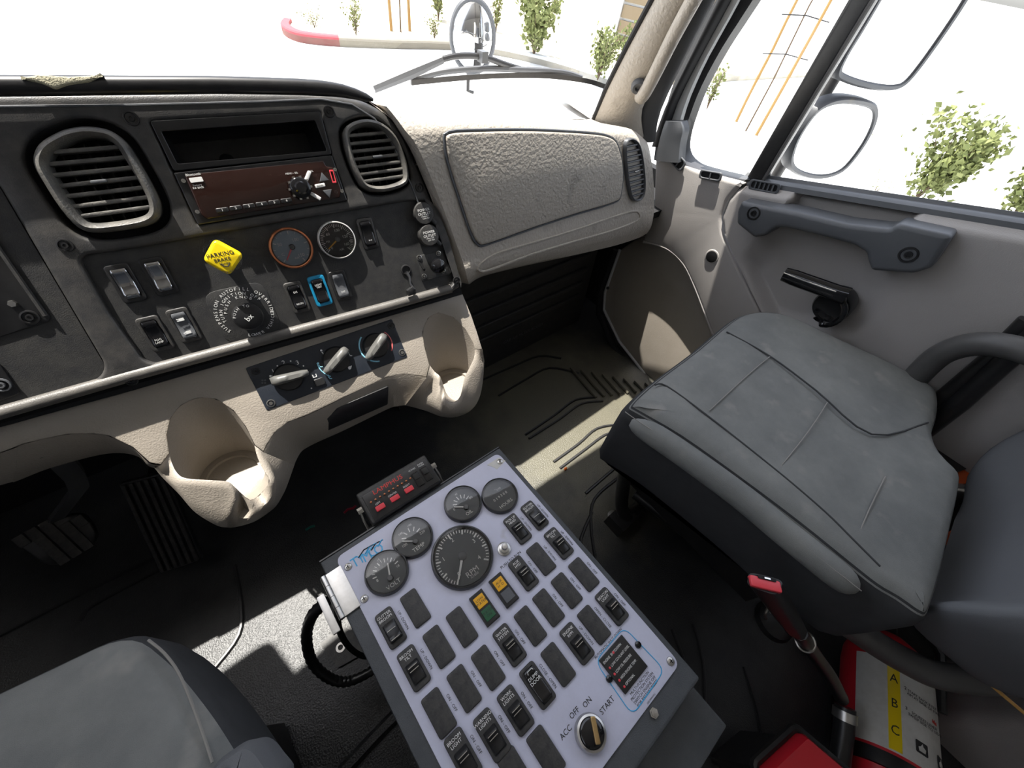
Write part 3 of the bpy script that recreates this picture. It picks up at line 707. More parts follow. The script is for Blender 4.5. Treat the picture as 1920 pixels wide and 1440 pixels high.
vent(DF, vent_b, dash, 7, worn, 'smaller worn grey air vent', gapw=.004, crest=.010, ring_w=.008)
def dscrew(px, py, h=.0, fr=DF, par=None, r=.0052, mat=black): return screw(fr.apx(px, py, h), r, par or dash, mat)
for p_ in ((246, 222), (617, 209), (122, 460), (246, 713), (787, 352), (856, 526)): dscrew(*p_, .0005)
# instrument cluster recess at the left
clu = MB().plate(rpoly(DF.L(clu_px[1:-1], -.008), .004), [], -.03, -.008, 0).build('cluster_panel', panel_m, dash, DF.M)
MB().plate(rpoly(DF.L([(-80, 350), (0, 468), (95, 596), (92, 603), (0, 632), (-100, 660)], -.006), .003), [], -.02, -.006, .001).build('cluster_plate', black, clu, DF.M)
MB().tube([DF.P(a, b, -.005) for a, b in ((-40, 405), (0, 470), (85, 592))], .0022, 6).build('cluster_edge', bezel_m, clu, DF.M)
MB().plate(rpoly(DF.L([(-60, 640), (0, 684), (38, 738), (0, 752), (-60, 765)], -.006), .003), [], -.02, -.006, .001).build('cluster_plate', black, clu, DF.M)
screw(DF.apx(56, 595, -.0055), .006, clu); screw(DF.apx(2, 722, -.0055), .006, clu, slate)
MB().lathe([(.004, 0), (.0035, .003), (.001, .003)], 6).build('nut', steel, clu, DF.apx(24, 569, -.006))

# storage slot above the radio
so = rpoly(DF.L(slot_q), .003); si = rpoly(DF.L([(303, 247), (590, 226), (612, 283), (333, 307)]), .002)
stt = thing('storage_slot', DF.w(*DF.uv(455, 265)), 'empty black storage slot above the radio', 'storage slot')
MB().plate(so, [si], -.03, .0015, .001).build('slot_frame', black, stt, DF.M)
si2 = ccw(si)
MB().loft([[(p.x, p.y, 0) for p in si2], [(p.x, p.y, -.10) for p in si2]][::-1], True, True).build('slot_well', black, stt, DF.M)
MB().lathe([(.010, 0), (.009, .004), (.001, .004)], 20).build('slot_button', black_matte, stt, DF.at(*DF.uv(425, 292, -.03), -.099))
# ------------------------------------------------------------ radio
rt = thing('car_radio', DF.w(*DF.uv(490, 355)), 'glossy black car radio coloured brown for its reflection, with a round volume knob', 'radio')
rq = rpoly(DF.L(radio_q), .002)
MB().plate(rq, [], -.05, .002, .0015).build('surround', black, rt, DF.M)
face = rpoly(DF.L([(345, 327), (607, 301), (611, 312), (625, 314), (640, 355), (637, 371), (388, 411), (378, 404)], .004), .0025)
MB().plate(face, [], .0, .006, .0015).build('face', radio_m, rt, DF.M)
kM = DF.apx(562, 353, .006)
kn = MB().lathe([(.0135, 0), (.0135, .004), (.0125, .011), (.0115, .012), (.008, .0125), (.0078, .016), (.006, .018), (.0001, .0185)], 32).build('knob', black_gloss, rt, kM)
kn['label'] = 'round black volume knob'
for k in range(10):
    MB().box((.0132 * math.cos(.628 * k), .0132 * math.sin(.628 * k), .007), (.0025, .0025, .008)).build('knob_grip', steel, kn, kM)
bt_ = MB().rbox((0, 0, .0015), (.0135, .0055, .003), .001).mesh('preset_button')
for k in range(6):
    a = Vector(DF.uv(417, 394, .006)).lerp(Vector(DF.uv(537, 376, .006)), k / 5)
    b_ = obj('preset_button', bt_, black, rt, DF.at(a.x, a.y, .006)); text(str(k + 1), .004, DF.at(a.x, a.y, .0094), white, b_)
wb = MB().rbox((0, 0, .001), (.013, .0045, .002), .0007).mesh('side_button')
for px, py, an in ((577, 330, 50), (600, 348, 3), (592, 368, -42)): obj('side_button', wb, white, rt, DF.apx(px, py, .0062, R(an)))
for px, py, fl_ in ((606, 333, 1), (615, 362, -1)): MB().plate([(-.006, -.004 * fl_), (.006, -.004 * fl_), (0, .006 * fl_)], [], 0, .002, .0004).build('arrow_button', slate, rt, DF.apx(px, py, .006))
MB().plate(rrect(.013, .005, .001), [], 0, .0012, 0).build('phone_button', white, rt, DF.apx(368, 337, .006))
text('Bluetooth', .0038, DF.apx(362, 327, .0063), white, rt); text('Factory', .003, DF.apx(370, 347, .0063), white, rt); text('RX BASS', .003, DF.apx(372, 352, .0063), white, rt)
text('MENU - SEL', .003, DF.apx(547, 325, .0063), white, rt); text('VOL', .003, DF.apx(583, 321, .0063), white, rt); text('BAND', .003, DF.apx(600, 348, .0084), ink, rt)
MB().plate(rrect(.0052, .016, .001), [rrect(.003, .012, .0005)], 0, .0015, .0003).build('usb_port', red_plastic, rt, DF.apx(624, 331, .006, R(-2)))
for px, py in ((344, 339), (370, 397), (628, 318), (630, 360), (641, 358)): MB().lathe([(.0022, 0), (.0022, .001), (.0012, .001), (.0012, -.002), (.0001, -.002)], 14).build('face_screw', steel, rt, DF.apx(px, py, .005))

# ------------------------------------------------------------ switch panel
SH = -.007
sp = thing('switch_panel', DF.w(*DF.uv(500, 530)), 'charcoal switch panel with yellow parking brake knob and two round gauges', 'control panel')
MB().plate(inset(ccw(rpoly(DF.L(sw_px, SH), .006, 3)), -.001), [], -.03, SH, 0).build('panel_plate', panel_m, sp, DF.M)
def rocker_mesh(w, l, z0=.0045, cv=.004, ends=.0):
    n = 12; rg_ = []
    for k in range(n + 1):
        v = -l / 2 + l * k / n; e = abs(2 * k / n - 1); ww = w / 2 * (1 - .12 * e ** 6); z = z0 + cv * e * e + ends * (2 * k / n - 1)
        if k in (0, n): z *= .7
        rg_.append([(-ww, v, 0), (-ww, v, z - .0012), (-ww + .0015, v, z), (-ww * .5, v, z - .0004), (ww * .5, v, z - .0004), (ww - .0015, v, z), (ww, v, z - .0012), (ww, v, 0)])
    return MB().loft(rg_, False, False, False).add(rg_[0], [tuple(range(8))]).add(rg_[-1], [tuple(range(8))[::-1]]).mesh('rocker', 50)
rk_mesh = rocker_mesh(.0155, .034); bez_mesh = MB().plate(rrect(.0235, .045, .0045), [rrect(.0165, .035, .004)], -.002, .0035, .0012, 3, hr=.0006).mesh('switch')
dark_chrome = P('smoked_chrome', (.42, .42, .43), .1, 1.0)
def dswitch(px, py, bm_, rm, lab, txt=None, txt2=None):
    s_ = obj('rocker_switch', bez_mesh, bm_, sp, DF.apx(px, py, SH)); s_['label'] = lab
    obj('rocker', rk_mesh, rm, s_, DF.apx(px, py, SH))
    a, b = DF.uv(px, py, SH)
    if txt: text(txt, .0036, DF.at(a, b + .008, SH + .0068), white, s_)
    if txt2: text(txt2, .0036, DF.at(a, b - .009, SH + .0068), white, s_)
    return s_
dswitch(237, 531, black, dark_chrome, 'chrome rocker switch, left of the upper pair'); dswitch(299, 518, black, dark_chrome, 'chrome rocker switch, right of the upper pair')
dswitch(292, 625, dusty_black, black_gloss, 'black fog lamp rocker switch', None, 'FOG\nLAMP')
lk = dswitch(346, 609, dusty_black, slate, 'grey door lock rocker switch')
a, b = DF.uv(346, 609, SH)
for dy_, op in ((.0085, 1), (-.009, 0)):
    MB().plate(rrect(.0055, .0035, .0005), [], 0, .0004, 0).build('lock_symbol', white, lk, DF.at(a + .001, b + dy_, SH + .0066))
    MB().tube([(-.003, 0, .0004), (-.005, .0012 * op, .0004), (-.005, -.0012, .0004), (-.003, -.0016, .0004)], .0004, 5).build('lock_symbol', white, lk, DF.at(a + .001, b + dy_, SH + .0066))
dswitch(689, 438, black, black_gloss, 'black rocker switch beside the white ringed gauge', None, 'o-o')
dswitch(557, 557, dusty_black, black_gloss, 'black regen rocker switch left of the blue one', 'D/S', 'REGN')
bs = dswitch(600, 545, blue, black_gloss, 'rocker switch in a bright blue frame', 'LIGHT\nTEST')
dswitch(638, 535, black, slate, 'grey rocker switch right of the blue one', None, 'OFF')
# parking brake knob: pulled out on its stem
PH = .028
yk = MB().plate(rpoly(DF.L([(401, 447), (458, 478), (431, 518), (379, 489)], PH), .007, 5), [], PH - .014, PH, .004, 4, True).build('parking_brake_knob', yellow, sp, DF.M); yk['label'] = 'yellow diamond shaped parking brake knob'
ca = Vector(DF.uv(418, 482, PH))
MB().lathe([(.012, SH), (.009, SH + .004), (.007, SH + .006), (.007, PH - .013)], 24, (ca.x, ca.y, 0), False).build('stem', black, yk, DF.M)
text('PARKING', .0070, DF.apx(413, 477, PH + .0002, R(0)), ink, yk); text('BRAKE', .0060, DF.apx(417, 487, PH + .0002), ink, yk)
MB().tube([DF.P(a, b, PH + .0003) for a, b in ((414, 494), (420, 499), (428, 499), (430, 494))], .0008, 5).build('emblem', ink, yk, DF.M)
text('bendix', .0042, DF.apx(422, 494, PH + .0002), ink, yk)
def ring_text(s_, cx, cy, r, a0, a1, size, h, parent, mat=white, fr=DF, inward=False):
    n = len(s_)
    for i, ch in enumerate(s_):
        if ch == ' ': continue
        a = R(a0 + (a1 - a0) * (i / max(n - 1, 1)))
        text(ch, size, fr.at(cx + r * math.cos(a), cy + r * math.sin(a), h, a + (math.pi / 2 if inward else -math.pi / 2)), mat, parent)
ring_text('PULL TO APPLY', ca.x, ca.y + .001, .0185, 150, 40, .0042, PH + .0002, yk, ink)
ring_text('PUSH TO RELEASE', ca.x, ca.y, .0185, 235, 345, .0042, PH + .0002, yk, ink, inward=True)
# suspension knob with its ring of lettering
kc = Vector(DF.uv(465, 594, SH + .018))
sk = MB().lathe([(.013, SH), (.013, SH + .008), (.0175, SH + .010), (.0185, SH + .016), (.017, SH + .019), (.013, SH + .0205), (.0001, SH + .021)], 40, (kc.x, kc.y, 0)).build('suspension_knob', black, sp, DF.M); sk['label'] = 'round black suspension knob'
text('bx', .010, DF.at(kc.x + .001, kc.y - .001, SH + .0215, R(30)), white, sk)
kd = Vector(DF.uv(459, 586, SH))
MB().plate(rrect(.072, .072, .016, kd.x, kd.y), [], SH - .001, SH + .0008, .0004).build('legend_plate', panel_m, sk, DF.M)
ring_text('SUSPENSION AUTOFILL OVERRIDE', kd.x, kd.y, .0325, 215, -15, .0058, SH + .001, sk)
ring_text('TURN IGNITION OFF', kd.x, kd.y, .0265, 190, 30, .0055, SH + .001, sk)
ring_text('PUSH KNOB', kd.x, kd.y, .0215, 165, 50, .0052, SH + .001, sk)
ring_text('PUSH TO', kc.x, kc.y, .0150, 165, 70, .0048, SH + .0205, sk)
ring_text('LOWER VEHICLE', kd.x + .003, kd.y - .004, .029, 250, 355, .0056, SH + .001, sk, inward=True)
# gauges
def gauge(fr, px, py, Rr, h, parent, ringm, dialm, lab, ndl, ndl_m, tick, nums, words, tm=white, hubm=slate, gl=True, wide=.16):
    M = fr.apx(px, py, h)
    gz = MB().lathe([(Rr, -.002), (Rr, .005), (Rr * .97, .0085), (Rr * (1 - wide * .6), .0088), (Rr * (1 - wide), .004)], 48, cap=False).build('gauge', ringm, parent, M); gz['label'] = lab
    MB().lathe([(Rr * (1 - wide) + .0003, .003), (.0001, .003)], 48).build('dial', dialm, gz, M)
    a0, a1, n, r0, r1, maj = tick; mb = MB(); ri = Rr * (1 - wide)
    for k in range(n + 1):
        a = R(a0 + (a1 - a0) * k / n); big = maj and k % maj == 0; rr0 = ri * (r0 - (.07 if big else 0)); rr1 = ri * r1; w = ri * (.028 if big else .016)
        c_, s_ = math.cos(a), math.sin(a)
        mb.add([(rr0 * c_ - w * s_, rr0 * s_ + w * c_, .0034), (rr0 * c_ + w * s_, rr0 * s_ - w * c_, .0034), (rr1 * c_ + w * s_, rr1 * s_ - w * c_, .0034), (rr1 * c_ - w * s_, rr1 * s_ + w * c_, .0034)], [(0, 1, 2, 3)])
    o_ = mb.build('tick_marks', tm, gz, M, 0); o_['kind'] = 'stuff'
    for t_, an, rr, sz in nums: text(t_, sz, M @ Matrix.Translation((ri * rr * math.cos(R(an)), ri * rr * math.sin(R(an)), .0034)), tm, gz)
    for t_, x, y, sz in words: text(t_, sz, M @ Matrix.Translation((x * ri, y * ri, .0034)), tm, gz)
    if ndl is not None:
        an, ln, cx, cy = ndl; d = Vector((math.cos(R(an)), math.sin(R(an)), 0)); q = Vector((-d.y, d.x, 0)); c = Vector((cx * ri, cy * ri, .005)); w = ri * .05
        MB().add([c - d * ri * .15 + q * w, c - d * ri * .15 - q * w, c + d * ri * ln - q * w * .6, c + d * ri * ln + q * w * .6], [(0, 1, 2, 3)]).build('needle', ndl_m, gz, M, 0)
        MB().lathe([(ri * .16, .0035), (ri * .16, .0055), (ri * .12, .0065), (.0001, .0065)], 20, (c.x, c.y, 0)).build('needle_hub', hubm, gz, M)
    if gl: MB().lathe([(Rr * (1 - wide * .6), .0078), (Rr * .4, .0088), (.0001, .009)], 40).build('lens', lens_glass, gz, M)
    return gz
gauge(DF, 546, 465, .0275, SH, sp, copper, dial_grey, 'gauge with a copper ring and red needle', (231, .86, .05, .06), needle_red, (225, -60, 12, .86, .97, 3), [('50', 151, .62, .006), ('100', 48, .55, .006), ('150', -52, .62, .006), ('C', 205, .62, .006)], [('AIR', .1, -.6, .004)])
gauge(DF, 631, 450, .0262, SH, sp, ring_white, black_matte, 'gauge with a white metal ring and amber needle', (212, .85, .05, .04), amber, (218, -48, 40, .8, .97, 5), [('60', 135, .6, .0055), ('100', 73, .58, .0055), ('120', 12, .55, .0055), ('160', -35, .6, .0055), ('0', 222, .6, .0055), ('PSI', 180, .55, .004)], [('AIR', .1, -.6, .0045)], wide=.12)
# power outlet caps
for (px, py), lab in (((793, 400), 'upper power outlet cap'), ((803, 441), 'lower power outlet cap')):
    c = Vector(DF.uv(px, py, .0)); M = DF.at(c.x, c.y, SH)
    oc = MB().lathe([(.016, 0), (.017, .004), (.0165, .011), (.0155, .0125), (.013, .0128), (.0001, .013)], 36).build('power_outlet', dusty_black, sp, M); oc['label'] = lab
    MB().plate(rrect(.006, .018, .002), [], .006, .009, .001, 3, True).build('strap', dusty_black, oc, M @ Matrix.Translation((.013, -.012, 0)) @ Matrix.Rotation(R(35), 4, 'Z'))
    text('POWER\nOUTLET', .0058, M @ Matrix.Translation((0, .002, .0131)), white, oc); text('12V-15A', .0034, M @ Matrix.Translation((.001, -.0075, .0131)), white, oc)
    MB().box((0, -.0045, .0132), (.013, .0005, .0003)).build('rule', white, oc, M)
# toggle plate
tp_ = MB().plate(rpoly(DF.L([(779, 480), (830, 470), (846, 512), (791, 528)], SH), .004), [], SH - .001, SH + .003, .0008).build('toggle_plate', panel_m, sp, DF.M); tp_['label'] = 'small square plate with a round toggle knob'
for p_ in ((786, 483), (822, 475), (795, 518), (831, 508)): screw(DF.apx(*p_, SH + .003), .0032, tp_, steel)
c = DF.uv(820, 498, SH + .012)
MB().lathe([(.006, SH + .003), (.005, SH + .006), (.010, SH + .009), (.0125, SH + .014), (.0115, SH + .020), (.007, SH + .024), (.0001, SH + .0255)], 28, (c[0], c[1], 0)).build('toggle_knob', black_gloss, tp_, DF.M)
MB().plate(rrect(.004, .016, .002), [], SH + .002, SH + .0036, 0).build('toggle_slot', black_matte, tp_, DF.apx(792, 497, 0, R(20)))
hl = MB().lathe([(.0085, SH - .001), (.0085, SH + .0015), (.0068, SH + .002), (.0066, SH + .0003), (.0001, SH + .0002)], 28, (*DF.uv(761, 506, SH), 0)).build('socket_hole', black_matte, sp, DF.M)
MB().tube([DF.P(a, b, h_) for a, b, h_ in ((763, 512, SH + .002), (768, 520, SH + .006), (769, 532, SH + .010), (774, 540, .006))], [.003, .0022, .002, .003], 8).build('cap_strap', black, hl, DF.M)
MB().plate(rpoly(DF.L([(763, 545), (774, 537), (781, 542), (776, 553), (766, 556)], .010), .002), [], .003, .010, .002, 2, True).build('hanging_cap', black, hl, DF.M)

# ------------------------------------------------------------ lower tan panel with the cup holders
_b = UF.w(*UF.uv(560, 642, -.024), -.024)
DF = Fr(_b, DU, Vector((0, 0, 1)) * math.cos(R(43)) + DW * math.sin(R(43)))
H0 = 0.0
def hh(l, k=.022): return [(a, b, h + k) for a, b, h in l]
cup1_top = [(494, 848), (477, 835), (460, 800), (437, 770), (405, 749), (370, 747), (340, 760), (320, 785), (313, 815), (318, 850), (302, 872)]
cup2_top = [(905, 655), (890, 655), (887, 643), (872, 617), (850, 596), (822, 587), (803, 597), (793, 622), (797, 650), (806, 685), (800, 708)]
crestB = [(790, 705), (757, 702), (727, 707), (640, 748), (580, 777), (540, 792), (515, 812), (500, 835)]
crestL = [(280, 868), (248, 839), (204, 818), (175, 814), (125, 815), (44, 833), (0, 850), (-300, 940)]
facepx = [(-300, 885), (0, 800), (250, 731), (500, 658), (700, 601), (868, 551), (884, 590), (896, 625)] + cup2_top + crestB + cup1_top + crestL
lo = MB().plate(DF.L(facepx, H0), [], H0 - .05, H0, .003, 2).build('lower_panel', tan, dash, DF.M); lo['label'] = 'tan lower panel with two cup holders'
def P3(l): return [DF.P(a, b, h) for a, b, h in l]
def resample(p, n):
    d = [0]
    for i in range(1, len(p)): d.append(d[-1] + (p[i] - p[i - 1]).length)
    out = []
    for k in range(n):
        t = d[-1] * k / (n - 1); i = 1
        while i < len(p) - 1 and d[i] < t: i += 1
        q = (t - d[i - 1]) / max(d[i] - d[i - 1], 1e-9); out.append(p[i - 1].lerp(p[i], min(1, max(0, q))))
    return out
def shell(rings, name, mat=tan, ang=60):
    rg_ = [catmull(P3(r_), False, 4) for r_ in rings]
    return MB().loft(rg_[::-1], False).build(name, mat, dash, DF.M, ang)
R1 = [(a, b, h + (.022 if h != H0 else 0)) for a, b, h in [(318, 850, H0), (322, 868, -.012), (333, 888, -.002), (350, 897, .005), (390, 900, .008), (426, 903, .008), (440, 913, .006), (455, 927, .003), (470, 938, .001), (488, 926, .0), (503, 908, -.002), (504, 896, -.005), (492, 878, -.011), (482, 855, -.017), (477, 835, H0)]]
R2 = [(a, b, h + (.022 if h != H0 else 0)) for a, b, h in [(302, 872, H0 - .002), (310, 890, -.014), (325, 905, -.002), (348, 915, .004), (390, 920, .007), (428, 925, .007), (444, 938, .004), (458, 952, .0), (474, 958, -.002), (498, 945, -.005), (514, 922, -.009), (519, 900, -.012), (508, 875, -.016), (500, 860, -.02), (494, 848, H0)]]
R3 = [(a, b, h + (.022 if h != H0 else 0)) for a, b, h in [(290, 878, H0 - .012), (306, 897, -.035), (335, 926, -.03), (360, 955, -.025), (379, 970, -.02), (408, 986, -.02), (425, 989, -.02), (437, 989, -.02), (460, 984, -.022), (481, 976, -.025), (505, 960, -.03), (519, 947, -.035), (532, 925, -.045), (540, 906, -.05), (552, 872, -.055)]]
R4 = [(a, b - 12, h - .06) for a, b, h in R3]
mid = lambda A, B, k, bump_: [(a[0] + (b[0] - a[0]) * k, a[1] + (b[1] - a[1]) * k, a[2] + (b[2] - a[2]) * k + bump_) for a, b in zip(A, B)]
shell([R1, mid(R1, R2, .3, .0025), mid(R1, R2, .7, .002), R2, mid(R2, R3, .5, .008), R3, R4], 'cup_holder_front')
Q1 = [(a, b, h + (.022 if h != H0 else 0)) for a, b, h in [(806, 685, H0), (815, 697, -.016), (825, 706, -.008), (831, 722, .0), (834, 745, .003), (842, 753, .003), (852, 754, .002), (862, 745, .001), (867, 728, -.001), (871, 708, -.005), (880, 690, -.011), (889, 670, -.017), (890, 655, H0)]]
Q2 = [(a, b, h + (.022 if h != H0 else 0)) for a, b, h in [(800, 708, H0 - .002), (811, 713, -.018), (821, 723, -.009), (826, 742, -.001), (830, 762, .001), (842, 770, .001), (856, 768, -.001), (870, 755, -.004), (878, 735, -.008), (886, 712, -.012), (897, 692, -.017), (905, 675, -.021), (905, 655, H0 - .002)]]
Q3 = [(a, b, h + (.022 if h != H0 else 0)) for a, b, h in [(760, 760, -.055), (780, 765, -.05), (800, 771, -.045), (815, 777, -.04), (827, 781, -.035), (845, 783, -.03), (862, 780, -.03), (878, 773, -.03), (890, 762, -.032), (897, 750, -.036), (902, 735, -.04), (906, 710, -.045), (908, 680, -.05)]]
shell([Q1, mid(Q1, Q2, .3, .0025), mid(Q1, Q2, .7, .002), Q2, mid(Q2, Q3, .5, .008), Q3, [(a, b - 12, h - .06) for a, b, h in Q3]], 'cup_holder_front')
# cup liners
def cup(top_loop, floor_px, zf, rad, name):
    loop = resample(catmull(P3(top_loop), True, 4) + [P3(top_loop[:1])[0]], 49)[:-1]
    cw_ = aZ(*floor_px, zf); Mi = DF.M.inverted()
    fl_ = [Mi @ Vector((cw_.x + rad * math.sin(2 * math.pi * k / 48), cw_.y + rad * math.cos(2 * math.pi * k / 48), zf)) for k in range(48)]
    f2 = [Mi @ Vector((cw_.x + rad * .8 * math.sin(2 * math.pi * k / 48), cw_.y + rad * .8 * math.cos(2 * math.pi * k / 48), zf)) for k in range(48)]
    f3 = [Mi @ Vector((cw_.x + rad * .78 * math.sin(2 * math.pi * k / 48), cw_.y + rad * .78 * math.cos(2 * math.pi * k / 48), zf - .004)) for k in range(48)]
    rg_ = [loop] + [[a.lerp(b, t) for a, b in zip(loop, fl_)] for t in (.25, .5, .75, .94)] + [fl_, f2, f3]
    return MB().loft(rg_, True, False, True).build(name, tan, dash, DF.M, 50)
c1 = [(370, 747, H0), (405, 749, H0), (437, 770, H0), (460, 800, H0)] + R1[::-1] + [(313, 815, H0), (320, 785, H0), (340, 760, H0)]
c2 = [(822, 587, H0), (850, 596, H0), (872, 617, H0), (887, 643, H0)] + Q1[::-1] + [(797, 650, H0), (793, 622, H0), (803, 597, H0)]
cup(c1, (436, 893), .368, .047, 'cup_holder'); cup(c2, (851, 722), .385, .043, 'cup_holder')
# skirts below the crest
S1 = [(800, 708, H0), (790, 705, H0), (757, 702, H0), (727, 707, H0), (640, 748, H0), (580, 777, H0), (540, 792, H0), (515, 812, H0), (500, 835, H0), (494, 848, H0)]
S2 = [(a, b, h + (.022 if h != H0 else 0)) for a, b, h in [(760, 760, -.055), (757, 760, -.055), (745, 762, -.055), (727, 767, -.055), (645, 807, -.055), (600, 827, -.055), (578, 838, -.055), (565, 847, -.055), (556, 862, -.055), (552, 872, -.055)]]
shell([S1, mid(S1, S2, .15, .001), mid(S1, S2, .4, .0), S2, [(a, b - 10, h - .06) for a, b, h in S2]], 'lower_skirt')
T1 = [(302, 872, H0), (280, 868, H0), (248, 839, H0), (204, 818, H0), (175, 814, H0), (125, 815, H0), (44, 833, H0), (0, 850, H0), (-300, 940, H0)]
T2 = [(a, b, h + (.022 if h != H0 else 0)) for a, b, h in [(290, 878, -.034), (276, 872, -.05), (262, 858, -.06), (233, 850, -.065), (187, 853, -.065), (96, 877, -.065), (29, 903, -.065), (0, 910, -.065), (-300, 1000, -.065)]]
shell([T1, mid(T1, T2, .15, .001), mid(T1, T2, .4, .0), T2, [(a, b - 14, h - .09) for a, b, h in T2]], 'lower_skirt')
_p1 = DF.M @ DF.P(650, 744, 0.0); _p2 = DF.M @ DF.P(650, 804, -.033)
KF = Fr((_p1 + _p2) / 2, DU, _p1 - _p2)
bp_ = MB().plate(rpoly(KF.L([(586, 783), (728, 724), (727, 758), (597, 815)], .0), .003), [], -.01, .001, .0008).build('blank_plate', black, dash, KF.M); bp_['label'] = 'black blanking plate below the climate controls'
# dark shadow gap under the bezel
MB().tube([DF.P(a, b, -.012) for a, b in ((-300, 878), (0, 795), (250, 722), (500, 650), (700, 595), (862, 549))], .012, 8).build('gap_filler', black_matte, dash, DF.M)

# ------------------------------------------------------------ climate controls
CH = H0 + .0015
ctq = thing('climate_controls', DF.w(*DF.uv(610, 683, CH), CH), 'blue black climate control panel with three grey bar knobs', 'control panel')
navy = P('blue_black_plate', (.012, .016, .024), .45, bump=(900, .1), dust=(60, .4, (.03, .033, .04)))
MB().plate(rpoly(DF.L([(460, 690), (735, 598), (764, 669), (500, 770)], CH), .003), [], H0 - .01, CH, .0008).build('face_plate', navy, ctq, DF.M)
bar = P('worn_grey_knob', (.10, .10, .095), .38, dust=(70, .5, (.16, .155, .14)))
for (px, py), an in (((541, 707), -4), ((631, 674), 212), ((705, 648), 217)):
    M = DF.apx(px, py, CH); kb_ = MB().lathe([(.0215, 0), (.0205, .003), (.019, .0045), (.0001, .005)], 36).build('climate_knob', black, ctq, M)
    rg_ = []
    for k in range(9):
        x = -.024 + .052 * k / 8; e = (k - 4) / 4; w = .0065 * (1.25 - .35 * (k / 8)) * (1 - .25 * abs(e) ** 6); h_ = .021 * (1 - .10 * abs(e) ** 2) * (.55 if k == 0 else (1 if k < 8 else .8))
        rg_.append([(x, -w, .004), (x, -w * .85, h_ * .8), (x, -w * .45, h_), (x, w * .45, h_), (x, w * .85, h_ * .8), (x, w, .004)])
    MB().loft(rg_[::1], True, True, True).build('knob_bar', bar, kb_, M @ Matrix.Rotation(R(an), 4, 'Z'), 55)
for t_, px, py in (('1', 512, 696), ('2', 532, 680), ('3', 558, 680), ('4', 576, 697)): text(t_, .009, DF.apx(px, py, CH + .0003), white, ctq)
for px, py in ((520, 686), (545, 677), (569, 686), (584, 728)): MB().lathe([(.0011, 0), (.0011, .0003), (.0001, .0004)], 10).build('dot_mark', white, ctq, DF.apx(px, py, CH))
def arc_mark(px, py, r, a0, a1, mat, w=.0013, name='arc_mark'):
    c = DF.P(px, py, CH + .0002); MB().tube([c + Vector((r * math.cos(R(a)), r * math.sin(R(a)), 0)) for a in [a0 + (a1 - a0) * k / 14 for k in range(15)]], w, 5).build(name, mat, ctq, DF.M)
pale_blue = P('pale_blue_print', (.25, .55, .7), .5); pale_red = P('pale_red_print', (.6, .13, .13), .5)
arc_mark(705, 648, .027, 130, 262, pale_blue); arc_mark(705, 648, .027, 40, -38, pale_red); arc_mark(631, 674, .029, 172, 232, pale_blue, .0009)
def figure(px, py, mat, s=1.0):
    M = DF.apx(px, py, CH + .0003)
    MB().lathe([(.0016 * s, 0), (.0016 * s, .0003), (.0001, .0003)], 10, (0, .0035 * s, 0)).tube([(0, .001 * s, .0002), (.001 * s, -.003 * s, .0002), (.004 * s, -.004 * s, .0002)], .0009 * s, 5).build('airflow_symbol', mat, ctq, M)
figure(604, 661, white); figure(654, 664, white); figure(598, 685, pale_blue); figure(616, 707, pale_blue)
for k in range(4): MB().lathe([(.0016, 0), (.0016, .0003), (.0001, .0003)], 8).build('fan_symbol', white, ctq, DF.apx(507 + (k % 2) * 5, 705 + (k // 2) * 5, CH))
for k in range(4): MB().lathe([(.0014, 0), (.0014, .0003), (.0001, .0003)], 8).build('fan_symbol', slate, ctq, DF.apx(492 + (k % 2) * 5, 713 + (k // 2) * 5, CH))
MB().tube([DF.P(a, b, CH + .0003) for a, b in ((586, 703), (588, 708), (594, 706), (592, 701))], .0007, 5).build('recirculate_symbol', white, ctq, DF.M)
MB().plate(rpoly(DF.L([(652, 688), (660, 685), (658, 692), (654, 693)], CH), .001), [], CH, CH + .0004, 0).build('defrost_symbol', white, ctq, DF.M)
MB().plate(rrect(.016, .012, .003), [], 0, .003, .001).build('push_button', black, ctq, DF.apx(599, 716, CH))
for p_ in ((479, 696), (734, 611), (508, 756), (754, 661)): screw(DF.apx(*p_, CH), .0045, ctq, black if p_[0] in (479, 734) else steel)

DF = UF
# ------------------------------------------------------------ passenger pad and glove box
GF2 = Fr(aY(1000, 340, .522), (1, 0, 0), (0, math.sin(R(16)), math.cos(R(16))))
rows = [(-.032, [(725, 200), (800, 210), (870, 212), (940, 215), (1010, 221), (1080, 228), (1140, 234), (1185, 243), (1213, 266)]),
        (-.016, [(740, 218), (806, 222), (875, 222), (942, 224), (1012, 229), (1080, 235), (1140, 240), (1187, 249), (1216, 274)]),
        (-.004, [(760, 245), (815, 240), (880, 237), (945, 237), (1015, 240), (1080, 244), (1140, 249), (1190, 259), (1219, 287)]),
        (.0, [(785, 280), (830, 268), (890, 262), (950, 260), (1015, 261), (1080, 262), (1142, 266), (1195, 282), (1223, 312)]),
        (.0, [(825, 375), (860, 360), (910, 350), (965, 345), (1025, 340), (1090, 336), (1150, 333), (1200, 335), (1226, 352)]),
        (.0, [(862, 475), (890, 464), (945, 446), (995, 430), (1045, 414), (1100, 400), (1155, 387), (1202, 382), (1227, 387)]),
        (.004, [(872, 505), (900, 495), (955, 478), (1005, 462), (1055, 446), (1105, 431), (1155, 417), (1200, 405), (1224, 412)]),
        (.0, [(876, 522), (902, 510), (958, 494), (1008, 480), (1058, 466), (1105, 454), (1155, 441), (1198, 429), (1220, 427)]),
        (-.016, [(880, 533), (903, 519), (960, 504), (1010, 493), (1060, 482), (1105, 472), (1155, 460), (1195, 447), (1213, 438)])]
G = [catmull([GF2.M @ GF2.P(a, b, h) for a, b in r_], False, 4) for h, r_ in rows]
crest0 = []
for p in G[0]: crest0.append(Vector((p.x, p.y + .06, p.z - .012)))
far = [Vector((min(p.x, .86), .70, .70)) for p in G[0]]
